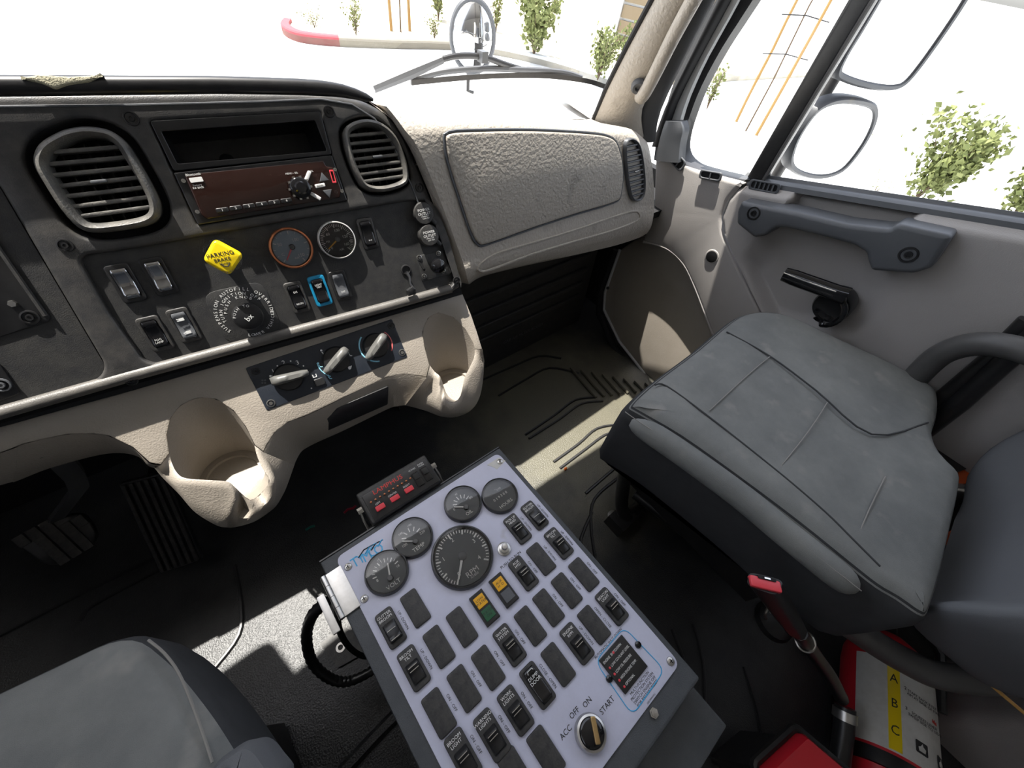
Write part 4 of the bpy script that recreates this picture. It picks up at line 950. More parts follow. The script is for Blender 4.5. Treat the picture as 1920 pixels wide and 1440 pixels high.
def colsmooth(G_):
    cols = [catmull([r_[i] for r_ in G_], False, 3) for i in range(len(G_[0]))]
    return [[c_[j] for c_ in cols] for j in range(len(cols[0]))]
GS = colsmooth(G)
und = [p + Vector((0, .05, -.01)) for p in GS[-1]]; und2 = [p + Vector((0, .2, .0)) for p in GS[-1]]
allr = [far, crest0] + GS + [und, und2]
allr = [r_ + [r_[-1] + Vector((.022, .06, -.004)), r_[-1] + Vector((.065, .2, -.01))] for r_ in allr]
pad = MB().loft(allr, False).build('passenger_pad', tan_leather, dash, None, 60); pad['label'] = 'tan grained passenger side pad'
be = resample([UF.w(*UF.uv(a, b, -.006), -.006) for a, b in [(690, 189)] + bez_px[4:10]], 24); pe = resample([r_[0] for r_ in [crest0] + GS], 24)
MB().loft([be, [a.lerp(b, .5) + Vector((0, .012, 0)) for a, b in zip(be, pe)], pe], False).build('pad_return', tan_leather, dash, None, 60)
MB().box((1.01, .76, .50), (.30, .46, .02)).build('sun_block_plate', black_matte, dash, None, 0)  # added plate, stops sun passing between pad end and side wall
gb_px = [(842, 251), (900, 247), (1000, 246), (1100, 251), (1142, 258), (1158, 275), (1167, 320), (1163, 365), (1150, 379), (1080, 400), (1000, 426), (915, 456), (897, 456), (884, 435), (862, 370), (842, 305), (836, 268)]
gb = ccw(catmull([Vector(p) for p in GF2.L(gb_px, .002)], True, 3))
gd = MB().plate(gb, [], -.012, .0055, .004, 4).build('glove_box_door', tan_leather, dash, GF2.M); gd['label'] = 'tan glove box door with rounded corners'
MB().tube([Vector((p.x, p.y, .001)) for p in inset(gb, -.0022)], .0022, 6, True).build('glove_box_gap', slate, dash, GF2.M)
hb = catmull([Vector(p) for p in GF2.L([(897, 500), (930, 476), (1000, 455), (1080, 431), (1150, 407), (1188, 396), (1199, 401), (1194, 414), (1150, 432), (1080, 452), (1000, 476), (930, 502), (905, 509)], .004)], True, 3)
MB().tube([Vector((p.x, p.y, .0035)) for p in hb], .0025, 6, True).build('glove_box_pull', tan_leather, dash, GF2.M)
vent(GF2, [(1168, 272), (1174, 260), (1185, 259), (1196, 272), (1203, 305), (1206, 345), (1203, 367), (1193, 377), (1181, 372), (1174, 345), (1169, 305)], dash, 11, slate, 'tall narrow vent at the right end of the pad', gapw=.0, crest=.005, tab=True, barw=.0035, nvan=1, ring_w=.005, base=.004)
# ribbed panel under the glove box
rp_ = thing('filter_cover', (.65, .66, .25), 'dark ribbed cabin filter cover under the glove box', 'panel')
KP = Fr((.65, .66, .0), (1, 0, 0), (0, .06, 1))
MB().box((0, .25, -.01), (.78, .56, .02)).build('cover_plate', panel_m, rp_, KP.M)
for l_, r_ in (((884, 562), (1100, 478)), ((888, 590), (1110, 500)), ((893, 613), (1105, 526)), ((898, 634), (1095, 552))):
    a = Vector(KP.uv(*l_)); b = Vector(KP.uv(*r_)); cz = (a.y + b.y) / 2
    MB().rbox((-.0, cz, .004), (.70, .018, .012), .004).build('rib', panel_m, rp_, KP.M)
a = Vector(KP.uv(930, 650)); b = Vector(KP.uv(1030, 600))
text('CAB AIR FILTER ACCESS', .017, KP.at((a.x + b.x) / 2, (a.y + b.y) / 2, .001), slate, rp_)

# ================================================================== SWEEPER CONTROL CONSOLE
fb = R(-2.37); BO = hit(866, 1042, EYE + ray(866, 1042) * .6, Vector((0, -math.sin(fb), math.cos(fb))))
BF = Fr(BO, (1, 0, 0), (0, math.cos(fb), math.sin(fb)))
con = thing('control_console', (.11, .03, 0), 'grey sweeper control console box with a lavender switch panel', 'control console')
tl = BF.uv(597, 1050); tr = BF.uv(935, 838); br = BF.uv(1307, 1259)
u0, u1, v1, v0 = tl[0], (tr[0] + br[0]) / 2, (tl[1] + tr[1]) / 2, br[1]
pu0 = (BF.uv(631, 1056)[0] + BF.uv(830, 1440)[0]) / 2; pu1 = (BF.uv(947, 864)[0] + BF.uv(1251, 1216)[0]) / 2
pv1 = BF.uv(790, 942)[1]; pv0 = BF.uv(1200, 1346)[1]
bot = -(BF.o.z - .004)
MB().plate(rpoly([(u0, v0 - .008), (u1, v0 - .008), (u1, v1), (u0, v1)], .004), [], bot, -.003, .003, 2).build('console_box', console_m, con, BF.M)
MB().plate(rpoly([(u0 - .0, v0 - .075), (u1 + .004, v0 - .075), (u1 + .004, v0 - .005), (u0, v0 - .005)], .004), [], bot, -.05, .003, 2).build('console_step', console_m, con, BF.M)
MB().plate(rpoly([(pu0, pv0), (pu1, pv0), (pu1, pv1), (pu0, pv1)], .012), [], -.004, .0, .0006).build('switch_plate', lavender, con, BF.M)
MB().tube([Vector((u0, v1 - .001, -.003)), Vector((u1, v1 - .001, -.003))], .002, 6).build('lid_edge', black, con, BF.M)
for p_ in ((653, 1063), (683, 1123), (937, 866), (1257, 1240)):
    M = BF.apx(*p_, 0); o_ = MB().lathe([(.0055, 0), (.005, .002), (.003, .003), (.0001, .0032)], 18).build('panel_screw', steel, con, M)
    MB().box((0, 0, .0031), (.005, .0011, .0006)).build('slot', black_matte, o_, M); MB().box((0, 0, .0031), (.0011, .005, .0006)).build('slot', black_matte, o_, M)
MB().plate(rpoly(BF.L([(913, 872), (935, 858), (948, 864), (932, 880), (925, 876)]), .001), [], 0, .0004, 0).build('worn_corner', paper, con, BF.M)
MB().lathe([(.006, 0), (.006, .003), (.0045, .003), (.0045, .006), (.0001, .0065)], 6).build('box_bolt', steel, con, BF.apx(1225, 1337, -.003))
gauge(BF, 726, 1074, .0315, 0, con, black, dial, 'volt gauge', (72, .78, 0, -.38), white, (168, 12, 10, .6, .74, 2), [('8', 188, .58, .006), ('13', 95, .82, .004), ('18', -8, .6, .005)], [('VOLT', 0, -.74, .0085)], wide=.12, hubm=slate)
gauge(BF, 774, 1009, .0315, 0, con, black, dial, 'temperature gauge', (143, .72, .02, -.3), white, (150, 20, 4, .42, .6, 1), [('100', 192, .58, .006), ('140', 128, .72, .005), ('190', 75, .72, .005), ('220', -8, .58, .006)], [('TEMP', 0, -.68, .0085)], wide=.12)
gauge(BF, 868, 946, .0315, 0, con, black, dial, 'oil pressure gauge', (143, .72, .02, -.3), white, (150, 20, 5, .42, .6, 1), [('0', 180, .62, .006), ('40', 90, .74, .005), ('80', 3, .6, .006)], [('OIL', -.02, -.68, .008)], wide=.12)
gauge(BF, 937, 931, .0315, 0, con, black, dial, 'hour meter', None, white, (88, 92, 1, .5, .52, 0), [], [('0 1 9 3 0 8', 0, -.05, .0065), ('HOURS', .0, -.62, .008), ('1/10', .2, .4, .005)], wide=.12)
gauge(BF, 867, 1044, .0475, 0, con, black, dial, 'large RPM tachometer', (226, .80, 0, 0), white, (225, -45, 40, .86, .97, 5), [('1', 152, .68, .009), ('2', 88, .7, .009), ('3', 16, .68, .009), ('4', -42, .62, .009), ('0', 225, .62, .009)], [('RPM', -.02, -.66, .0115), ('X1000', -.02, -.8, .005)], wide=.12)
sbez = MB().plate(rrect(.0245, .0495, .005), [], -.002, .0045, .0015, 3).mesh('switch_bezel')
swell = MB().plate(rrect(.0175, .026, .002, 0, -.006), [], .003, .0049, 0).mesh('switch_well', 0)
def tilt_rocker():
    rg_ = []
    prof = [(-.018, .005), (-.017, .0065), (-.010, .007), (-.004, .0095), (.0005, .0140), (.0025, .0135), (.0045, .008), (.0065, .0065), (.007, .005)]
    for v, z in prof: rg_.append([(-.0075, v, .003), (-.0075, v, z - .0008), (-.0065, v, z), (0, v, z - .0002), (.0065, v, z), (.0075, v, z - .0008), (.0075, v, .003)])
    return MB().loft(rg_, False).add(rg_[0], [tuple(range(7))]).add(rg_[-1], [tuple(range(7))[::-1]]).mesh('rocker', 50)
def up_rocker():
    rg_ = []
    for v, z in [(-.018, .0125), (-.0165, .0135), (-.012, .0115), (-.006, .009), (.0, .0075), (.004, .007), (.0065, .0075), (.007, .005)]:
        rg_.append([(-.0078, v, .003), (-.0078, v, z - .0008), (-.0068, v, z), (0, v, z - .0004), (.0068, v, z), (.0078, v, z - .0008), (.0078, v, .003)])
    return MB().loft(rg_, False).add(rg_[0], [tuple(range(7))]).add(rg_[-1], [tuple(range(7))[::-1]]).mesh('rocker', 50)
tr_m, ur_m = tilt_rocker(), up_rocker()
ridge_m = MB().box((0, 0, 0), (.012, .0008, .0008)).mesh('ridge', 0)
def cswitch(px, py, txt, mode, side, up=False):
    M = BF.apx(px, py, 0); s_ = obj('rocker_switch', sbez, dusty_black, con, M); s_['label'] = 'black rocker switch lettered ' + txt.replace('\n', ' ').lower()
    obj('switch_well', swell, black_matte, s_, M)
    obj('rocker', ur_m if up else tr_m, black, s_, M)
    for k in (0, 1): obj('ridge', ridge_m, steel, s_, M @ Matrix.Translation((0, (.0008 - .004 * k) if not up else (-.0168 + .013 * k), (.0143 - .0035 * k) if not up else (.0137 - .0048 * k))))
    text(txt, .0052, M @ Matrix.Translation((-.0005, .0155, .0047)), white, s_)
    leg(M, side)
def leg(M, side):
    if not side: return
    text(side, .0050, M @ Matrix.Translation((.0172, -.002, .0003)) @ Matrix.Rotation(R(-90), 4, 'Z'), ink, con, 'switch_legend')
blank_m = MB().plate(rrect(.0245, .0475, .004), [], -.002, .0035, .0014, 3).mesh('blank_plug')
def blank(px, py, side=None):
    M = BF.apx(px, py, 0); obj('blank_plug', blank_m, dusty_black, con, M); leg(M, side)
UD, OO = 'UP - DOWN', 'ON - OFF'
cswitch(733, 1177, 'GUTTER\nBROOM', 1, UD, True); cswitch(776, 1252, 'BROOM\nTILT', 1, UD); blank(779, 1140); blank(823, 1212); blank(866, 1175)
blank(870, 1290, OO); blank(823, 1336, OO); cswitch(868, 1416, 'BROOM\nLIGHT', 1, OO); cswitch(922, 1377, 'WARNING\nLIGHTS', 1, OO); cswitch(966, 1331, 'WORK\nLIGHTS', 1, OO)
cswitch(955, 1209, 'WATER\nSYSTEM', 1, OO); blank(994, 1173); blank(1028, 1139, OO); blank(915, 1251, OO); blank(1046, 1245); cswitch(1081, 1206, 'ENGINE\nRPM', 1, UD)
blank(1113, 1171, 'OPEN - CLOSE'); blank(1062, 1107, OO); blank(1094, 1077, OO); cswitch(1146, 1137, 'BEACON\nLIGHT', 1, OO); blank(1014, 1048, UD); cswitch(1047, 1019, 'BROOM\nTILT', 1, UD)
cswitch(1002, 967, 'GUTTER\nBROOM', 1, UD, True); cswitch(970, 992, 'PICK UP\nHEAD', 1, UD); cswitch(981, 1075, 'AUX\nHYD', 1, OO); blank(1023, 1410); blank(969, 1452)
# dump door switch: one long rocker
M = BF.apx(1007, 1284, 0); dd = obj('rocker_switch', sbez, dusty_black, con, M); dd['label'] = 'long rocker switch lettered dump door'
obj('rocker', rocker_mesh(.0165, .041, .008, .003, -.0), black_gloss, dd, M); text('DUMP\nDOOR', .0056, M @ Matrix.Translation((0, .007, .0094)), white, dd); leg(M, 'CLOSE - OPEN')
MB().tube([(-.004, .015, .0102), (-.003, .018, .0108), (.004, .018, .0108), (.005, .016, .0104)], .0005, 5).build('door_symbol', white, dd, M)
# indicator lamps
def indicator(px, py, ang, t1, t2, m2, lab):
    M = BF.apx(px, py, 0); i_ = MB().plate(rrect(.0225, .045, .001), [], -.002, .006, .001).build('indicator_lamp', black, con, M); i_['label'] = lab
    MB().plate(rrect(.016, .016, .001, 0, .0095), [], .005, .0068, .0006).build('amber_lens', amber, i_, M); MB().plate(rrect(.016, .016, .001, 0, -.0095), [], .005, .0068, .0006).build('lower_lens', m2, i_, M)
    text(t1, .0050, M @ Matrix.Translation((0, .0095, .0069)), ink, i_)
    if t2: text(t2, .0050, M @ Matrix.Translation((0, -.0095, .0069)), ink, i_)
indicator(908, 1140, 0, 'LOW\nWATER', 'WATER\nON', green_p, 'indicator with amber and green lenses lettered low water'); indicator(944, 1107, 0, 'AUX\nH  D', None, slate, 'indicator with one amber lens lettered aux')
# push button and key switch
pb = MB().lathe([(.0105, 0), (.0105, .003), (.009, .004), (.008, .004), (.008, .009), (.006, .0098), (.0048, .010), (.0048, .014), (.004, .0152), (.0001, .0156)], 24).build('push_button', steel, con, BF.apx(945, 1030, 0)); pb['label'] = 'round steel push button'
text('PUSH TO RUN', .0062, BF.apx(958, 1050, .0003), ink, con)
kM = BF.apx(1106, 1374, 0)
ky = MB().lathe([(.0195, 0), (.0195, .005), (.018, .009), (.0155, .010), (.0155, .006)], 40, cap=False).build('key_switch', steel, con, kM); ky['label'] = 'round ignition key switch'
MB().lathe([(.0156, .006), (.0145, .013), (.012, .0145), (.0001, .015)], 36).build('key_barrel', black_gloss, ky, kM)
MB().plate(rrect(.0065, .026, .002), [], .0135, .017, .001).build('key_slot', brass, ky, kM @ Matrix.Translation((.004, 0, 0)) @ Matrix.Rotation(R(-32), 4, 'Z'))
kc_ = BF.uv(1106, 1374)
for t_, an, r_, ro in (('ACC', 140, .030, 0), ('OFF', 94, .0255, 0), ('ON', 50, .029, 0), ('START', 6, .037, 0)): text(t_, .0085, BF.at(kc_[0] + r_ * math.cos(R(an)), kc_[1] + r_ * math.sin(R(an)), .0003, R(ro)), ink, con)
# automatic shut-down display
q = BF.L([(1170, 1194), (1210, 1240), (1167, 1294), (1127, 1244)]); dm = Vector(BF.uv(1168, 1244))
ds = MB().plate(rrect(.048, .047, .001, dm.x, dm.y), [], -.001, .003, .0008).build('shutdown_display', black, con, BF.M); ds['label'] = 'black automatic shut-down display with red lamps'
for k, t_ in enumerate(('ENGINE  SHUTDOWN', 'LOW COOLANT LEVEL', 'LOW OIL PRESSURE', 'HIGH ENGINE TEMP.', 'OPTIONAL')):
    y = dm.y + .017 - .0085 * k
    text(t_, .0044, BF.at(dm.x - .016 if k else dm.x - .022, y, .0032), white, ds, align='LEFT', sx=.82)
    MB().lathe([(.0016, .003), (.0014, .0042), (.0001, .0046)], 12, (dm.x - (.019 if k else .002), y, 0)).build('red_lamp', red_plastic, ds, BF.M)
for p_ in ((1196, 1209), (1142, 1273)): MB().lathe([(.0045, 0), (.004, .003), (.002, .004), (.002, .003), (.0001, .003)], 16).build('display_screw', black_gloss, con, BF.apx(*p_, 0))
text('AUTOMATIC SHUT-DOWN', .0046, BF.apx(1141, 1206, .0003), ink, con)
text('MULTI-FUNCTION\nPROTECTION SYSTEM\nSWITCH ENGINE OFF\nFOR RESTART/RESET', .0047, BF.apx(1207, 1290, .0003), ink, con)
text('(SEE MANUAL)', .0026, BF.apx(1221, 1310, .0003), ink, con)
bq = rpoly(BF.L([(1116, 1240), (1170, 1176), (1246, 1256), (1186, 1342)]), .012)
MB().tube([Vector((p.x, p.y, .0004)) for p in bq], .0006, 5, True).build('blue_outline', cyan, con, BF.M)
# maker's emblem
em = [('T', 666, 1053), ('Y', 677, 1046), ('M', 688, 1041), ('C', 699, 1034), ('O', 710, 1028)]
for k, (t_, px, py) in enumerate(em): text(t_, .021, BF.apx(px, py + 2, .0004), cyan, con, 'emblem_letter', sx=.85)
for k in range(4): MB().tube([BF.P(672 + 12 * k, 1046 - 7 * k, .0006), BF.P(682 + 11 * k, 1031 - 6 * k, .0006), BF.P(700 + 6 * k, 1021 - 3 * k, .0006)], .0009, 5).build('emblem_stroke', cyan if k % 2 else ink, con, BF.M)
# hinge on the left side
hl0 = BF.P(617, 1075, -.002); hl1 = BF.P(660, 1148, -.002)
hx = u0 + .004
hg = MB().plate(rpoly([(u0 - .001, hl1.y), (pu0 + .002, hl1.y), (pu0 + .002, hl0.y), (u0 - .001, hl0.y)], .001), [], -.004, .0005, .0003).build('hinge', steel, con, BF.M)
for k in range(4):
    y = hl1.y + (hl0.y - hl1.y) * (k + .5) / 4
    MB().tube([Vector((u0 - .004, y - .008, -.001)), Vector((u0 - .004, y + .008, -.001))], .0045, 10).build('hinge_knuckle', steel, hg, BF.M)
MB().plate(rpoly([(u0 - .022, hl1.y - .01), (u0 - .012, hl1.y - .01), (u0 - .012, hl0.y - .02), (u0 - .022, hl0.y - .02)], .001), [], -.006, -.003, .0003).build('hinge_leaf', steel, hg, BF.M)
# cable loop and floor plate beside the console
def floorpath(l, z): return [aZ(a, b, zz) for (a, b), zz in zip(l, z)]
cp = catmull(floorpath([(612, 1128), (585, 1155), (575, 1195), (585, 1240), (615, 1270), (650, 1278), (690, 1262), (720, 1240)], [.34, .3, .22, .16, .12, .1, .1, .1]), False, 8)
cb = thing('coiled_cable', aZ(600, 1270, .0), 'black ribbed cable looped beside the control console', 'cable')
MB().tube(cp, [.009 if k % 2 else .0075 for k in range(len(cp))], 10).build('conduit', black, cb)
MB().tube(catmull(floorpath([(632, 1140), (636, 1180), (652, 1210), (675, 1228), (700, 1232)], [.34, .25, .15, .1, .08]), False, 6), .005, 8).build('wire', black_matte, cb)
fp = thing('floor_bracket', aZ(640, 1215, 0), 'small dark steel plate on the floor inside the cable loop', 'plate')
q = [aZ(*p, .006) for p in ((600, 1208), (640, 1170), (700, 1215), (634, 1252))]
MB().loft([[p - Vector((0, 0, .005)) for p in q], q], True, False, True).build('plate', dusty_black, fp)
MB().lathe([(.009, 0), (.009, .003), (.005, .003), (.005, .0)], 18, cap=False).build('washer', steel, fp, Matrix.Translation(aZ(639, 1214, .006)))
# ------------------------------------------------------------ lamp controller (red lettering)
lt = thing('light_controller', aZ(750, 915, .37), 'black warning light controller with red lettering and three red buttons', 'controller')
LF = Fr(aZ(750, 914, .372), (1, 0, 0), (0, math.cos(R(12)), math.sin(R(12))))
MB().plate(rrect(.126, .056, .004), [], -.034, 0, .003).build('housing', dusty_black, lt, LF.M)
MB().plate(rrect(.118, .046, .002, .002, -.003), [], -.001, .0012, .0005).build('face', black, lt, LF.M)
text('LAMPHUS', .0105, LF.at(-.014, .0145, .0014), red_print, lt, sx=1.15)
for k in range(10): MB().lathe([(.0018, .001), (.0016, .003), (.0001, .0036)], 10).build('lamp_dot', copper, lt, LF.at(-.049 + .0078 * k, .0035, 0))
for k, t_ in enumerate(('LEFT', 'CENTER', 'RIGHT')):
    x = -.041 + .0255 * k
    MB().rbox((0, 0, .0025), (.015, .0085, .004), .001).build('red_button', red_plastic, lt, LF.at(x, -.0115, .001)); text(t_, .0042, LF.at(x, -.0035, .0014), white, lt)
for k, t_ in enumerate(('POWER', 'FLASH\nMODE')):
    x = .031 + .0165 * k; b_ = MB().plate(rrect(.0125, .026, .0015), [], 0, .003, .0008).build('rocker', black_gloss, lt, LF.at(x, -.004, .001)); MB().plate(rrect(.010, .011, .001), [], 0, .0022, .0008).build('rocker_half', black, b_, LF.at(x, .001, .004)); text(t_, .0036, LF.at(x, .015, .0014), white, lt)
for sx in (-1, 1):
    MB().tube([LF.M @ Vector((sx * .068, .004, -.012)), LF.M @ Vector((sx * .07, -.012, -.02)), LF.M @ Vector((sx * .070, -.04, -.045))], .0022, 6).build('bracket', steel, lt)
    MB().lathe([(.005, -.004), (.005, .004), (.0001, .004)], 6).build('bracket_nut', steel, lt, LF.at(sx * .068, .004, -.012) @ Matrix.Rotation(R(90), 4, 'Y'))
MB().box((0, 0, 0), (.10, .02, .012)).build('bracket_base', frame_black, lt, LF.at(0, -.034, -.028))

# ================================================================== PASSENGER SEAT
st = thing('passenger_seat', (.75, -.1, 0), 'grey fabric passenger seat beside the control console', 'seat')
ZS = .465
cus = [(1163, 782), (1172, 762), (1215, 724), (1290, 668), (1352, 616), (1388, 599), (1425, 597), (1468, 606), (1560, 650), (1650, 692), (1728, 738), (1744, 765), (1742, 800), (1733, 832), (1745, 866), (1780, 905), (1778, 945), (1765, 1000), (1745, 1085), (1728, 1140), (1714, 1172), (1690, 1168), (1650, 1140), (1612, 1117), (1560, 1075), (1470, 1000), (1360, 915), (1260, 842), (1190, 800)]
co = ccw([Vector(p[:2]) for p in [aZ(a, b, ZS) for a, b in cus]])
co = ccw(catmull(co, True, 3))
cen = sum(co, Vector((0, 0))) / len(co)
def cring(d, z, f=None):
    r_ = inset(co, d) if d else co
    return [(p.x, p.y, z + (f(p) if f else 0)) for p in r_]
def shrink(k, z):
    return [(cen.x + (p.x - cen.x) * k, cen.y + (p.y - cen.y) * k, z) for p in inset(co, .03)]
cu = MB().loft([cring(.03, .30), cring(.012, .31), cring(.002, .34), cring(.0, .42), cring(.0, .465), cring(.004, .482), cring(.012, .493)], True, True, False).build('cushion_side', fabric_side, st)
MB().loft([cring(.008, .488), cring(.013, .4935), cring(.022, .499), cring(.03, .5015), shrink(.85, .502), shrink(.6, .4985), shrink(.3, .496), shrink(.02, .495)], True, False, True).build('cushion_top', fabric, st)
def seam(pts, z=.5012, mat=stitch, r=.0016, nm='seam'):
    return MB().tube(catmull([aZ(a, b, z) for a, b in pts], False, 4), r, 6).build(nm, mat, st)
seam([(1362, 622), (1444, 668), (1530, 732), (1634, 814), (1740, 792)], .5018); seam([(1228, 722), (1250, 724), (1330, 782), (1457, 883), (1545, 958), (1604, 1016), (1650, 1062)], .5018)
seam([(1444, 668), (1400, 705), (1330, 770)], .5018, stitch_pale, .0009); seam([(1553, 752), (1515, 810), (1457, 883)], .5000, stitch_pale, .0009); seam([(1660, 893), (1630, 955), (1604, 1016)], .5005, stitch_pale, .0009)
seam([(1172, 772), (1200, 792), (1290, 850), (1390, 925), (1480, 1000), (1560, 1065), (1615, 1108)], .498, stitch_pale, .0008)
bp_l = catmull([aZ(1182, 792, .480), aZ(1230, 818, .482), aZ(1300, 866, .482), aZ(1390, 932, .482), aZ(1480, 1006, .482), aZ(1560, 1070, .482), aZ(1604, 1106, .480)], False, 4)
MB().tube(bp_l, [.006, .012, .016, .0185] + [.020] * (len(bp_l) - 8) + [.019, .017, .013, .007], 14).build('bolster', fabric, st, None, 70)
# frame below
MB().tube(catmull([aZ(1200, 862, .30), aZ(1176, 880, .24), aZ(1168, 915, .14), aZ(1166, 955, .06), aZ(1178, 975, .03)], False, 4), .016, 10).build('leg', frame_black, st)
MB().tube([aZ(1190, 925, .12), aZ(1300, 1010, .12), aZ(1420, 1105, .12), aZ(1500, 1165, .12)], .013, 10).build('side_rail', frame_black, st)
MB().tube([aZ(1170, 970, .03), aZ(1240, 925, .03), aZ(1330, 860, .03)], .016, 10).build('cross_tube', frame_black, st)
MB().tube([aZ(1190, 900, .17), aZ(1250, 905, .15), aZ(1290, 880, .15)], .009, 8).build('slide_rail', steel, st)
MB().box(aZ(1163, 975, .02), (.06, .05, .05)).build('foot', frame_black, st)
b_ = aZ(1150, 968, .008); MB().lathe([(.016, 0), (.016, .003), (.009, .004), (.009, .010), (.0001, .010)], 16).build('foot_bolt', steel, st, Matrix.Translation(b_))
MB().box((.76, -.06, .2), (.36, .40, .14)).build('seat_base', frame_black, st)
MB().tube(catmull([Vector((.55, -.31, .335)), aZ(1640, 1205, .33), aZ(1700, 1240, .33), aZ(1760, 1266, .335), aZ(1850, 1275, .35), aZ(1930, 1262, .37)], False, 5), .020, 12).build('left_frame_tube', grey_tube, st)
MB().tube(catmull([aX(1650, 800, 1.035), aX(1690, 740, 1.03), aX(1740, 684, 1.02), aX(1780, 657, 1.01), aX(1835, 645, 1.0), aX(1900, 652, .99), aX(1980, 680, .98)], False, 5), .021, 12).build('right_frame_tube', grey_tube, st)
MB().tube([aX(1690, 808, 1.05), aX(1800, 718, 1.05), aX(1860, 668, 1.05), aX(1930, 600, 1.05)], .014, 10).build('belt_tube', frame_black, st)
MB().tube([aX(1690, 842, 1.04), aX(1800, 755, 1.04), aX(1870, 690, 1.04), aX(1950, 620, 1.04)], .017, 10).build('belt_tube', frame_black, st)
q = [aZ(a, b, .37) for a, b in ((1738, 788), (1830, 862), (1830, 872), (1776, 893), (1735, 850))]
MB().loft([[p - Vector((0, 0, .06)) for p in q], q], True, False, True).build('rear_bracket', frame_black, st)
MB().tube([aZ(1770, 912, .36), aZ(1840, 920, .36)], .010, 10).build('pivot_bar', steel, st)
MB().box(aZ(1790, 1000, .29), (.16, .05, .12)).build('rear_crossmember', frame_black, st)
for pp, z, lab in (([(1778, 893), (1832, 868), (1834, 905), (1782, 908)], .365, 'orange strap showing behind the passenger cushion, upper of two'), ([(1755, 1010), (1815, 978), (1812, 1005), (1752, 1032)], .35, 'orange strap showing behind the passenger cushion, lower of two')):
    q = [aZ(a, b, z) for a, b in pp]
    tag(MB().loft([[p - Vector((0, 0, .004)) for p in q], q], True, True, True).build('orange_strap', orange_w), lab, 'strap', 'orange straps behind the cushion')
# backrest: lofted upward from its lower edge
BKF = Fr((.78, -.372, .43), (1, 0, 0), (0, -.16, 1))
def back_ring(z, w, d, bol, inset_=0.0):
    r_ = []; N = 40
    for k in range(N):
        a = 2 * math.pi * k / N; c_, s_ = math.cos(a), math.sin(a)
        x = w * (abs(c_) ** .55) * (1 if c_ > 0 else -1); y = (d * (abs(s_) ** .6)) * (1 if s_ > 0 else -1)
        if s_ > 0: y += bol * max(0, (abs(x) / w - .55) / .45) ** 1.2 - .012 * (1 - (x / w) ** 2)
        r_.append(BKF.w(x, z, 0) + Vector((0, y - d, 0)))
    return r_
bk = [back_ring(z, w, d, b) for z, w, d, b in ((-.05, .15, .03, .0), (-.045, .18, .045, .01), (-.02, .205, .055, .05), (.04, .222, .06, .085), (.12, .245, .062, .095), (.25, .25, .062, .09), (.40, .25, .06, .08), (.55, .235, .055, .05), (.62, .2, .04, .02), (.64, .12, .02, .0))]
bkc = [[r_[i] for i in range(len(r_))] for r_ in zip(*[catmull([bk[j][i] for j in range(len(bk))], False, 3) for i in range(40)])]
MB().loft(bkc, True, True, True).build('backrest', fabric_back, st, None, 70)

# ================================================================== DRIVER SIDE
dv = thing('driver_seat', (-.45, 0, 0), 'grey fabric driver seat at the lower left', 'seat')
dpx = [(245, 1170), (290, 1200), (330, 1240), (372, 1290), (410, 1340), (445, 1395)]
dz = .44; pts = [aZ(a, b, dz) for a, b in dpx]
fl0 = aZ(0, 1285, dz); d_ = (fl0 - pts[0]).normalized()
lft = pts[0] + d_ * .42
prof = [lft + Vector((-.03, -.45, 0)), lft] + pts[:1] + pts[2:] + [pts[-1] + Vector((.02, -.1, 0)), pts[-1] + Vector((.01, -.3, 0))]
dc_ = ccw(rpoly([Vector(p[:2]) for p in prof], [.05, .06, .05, .04, .04, .04, .04, .05, .05], 5)); dcen = sum(dc_, Vector((0, 0))) / len(dc_)
def dring(d, z): return [(p.x, p.y, z) for p in (inset(dc_, d) if d else dc_)]
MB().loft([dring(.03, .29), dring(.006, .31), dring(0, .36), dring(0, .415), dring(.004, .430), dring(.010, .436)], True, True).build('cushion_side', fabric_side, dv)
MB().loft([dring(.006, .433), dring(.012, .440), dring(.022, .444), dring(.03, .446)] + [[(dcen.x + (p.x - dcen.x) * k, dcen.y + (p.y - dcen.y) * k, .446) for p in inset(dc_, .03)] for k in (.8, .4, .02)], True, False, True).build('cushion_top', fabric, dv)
MB().tube(catmull([aZ(a, b, .447) for a, b in ((278, 1200), (308, 1225), (335, 1262), (360, 1320), (385, 1390), (398, 1430))], False, 4), .0014, 6).build('seam', stitch_pale, dv)
ab = [aZ(a, b, .47) for a, b in ((395, 1432), (425, 1408), (455, 1390), (478, 1394), (500, 1420), (520, 1460), (450, 1520), (380, 1470))]
ab2 = ccw(catmull([Vector(p[:2]) for p in ab], True, 3))
MB().loft([[(p.x, p.y, .42) for p in ab2], [(p.x, p.y, .455) for p in ab2], [(p.x, p.y, .468) for p in inset(ab2, .006)], [(p.x, p.y, .473) for p in inset(ab2, .018)]], True, False, True).build('bolster', fabric_back, dv)
MB().box((-.42, -.02, .15), (.34, .36, .28)).build('seat_base', frame_black, dv)
bb = [[(-.42 + w * math.copysign(abs(math.cos(a)) ** .6, math.cos(a)), -.36 - .15 * (z - .4) + d * math.copysign(abs(math.sin(a)) ** .6, math.sin(a)), z) for a in [2 * math.pi * k / 28 for k in range(28)]] for z, w, d in ((.42, .2, .04), (.46, .23, .055), (.7, .24, .055), (.98, .22, .05), (1.04, .16, .03))]
MB().loft(bb, True, True, True).build('backrest', fabric_back, dv)
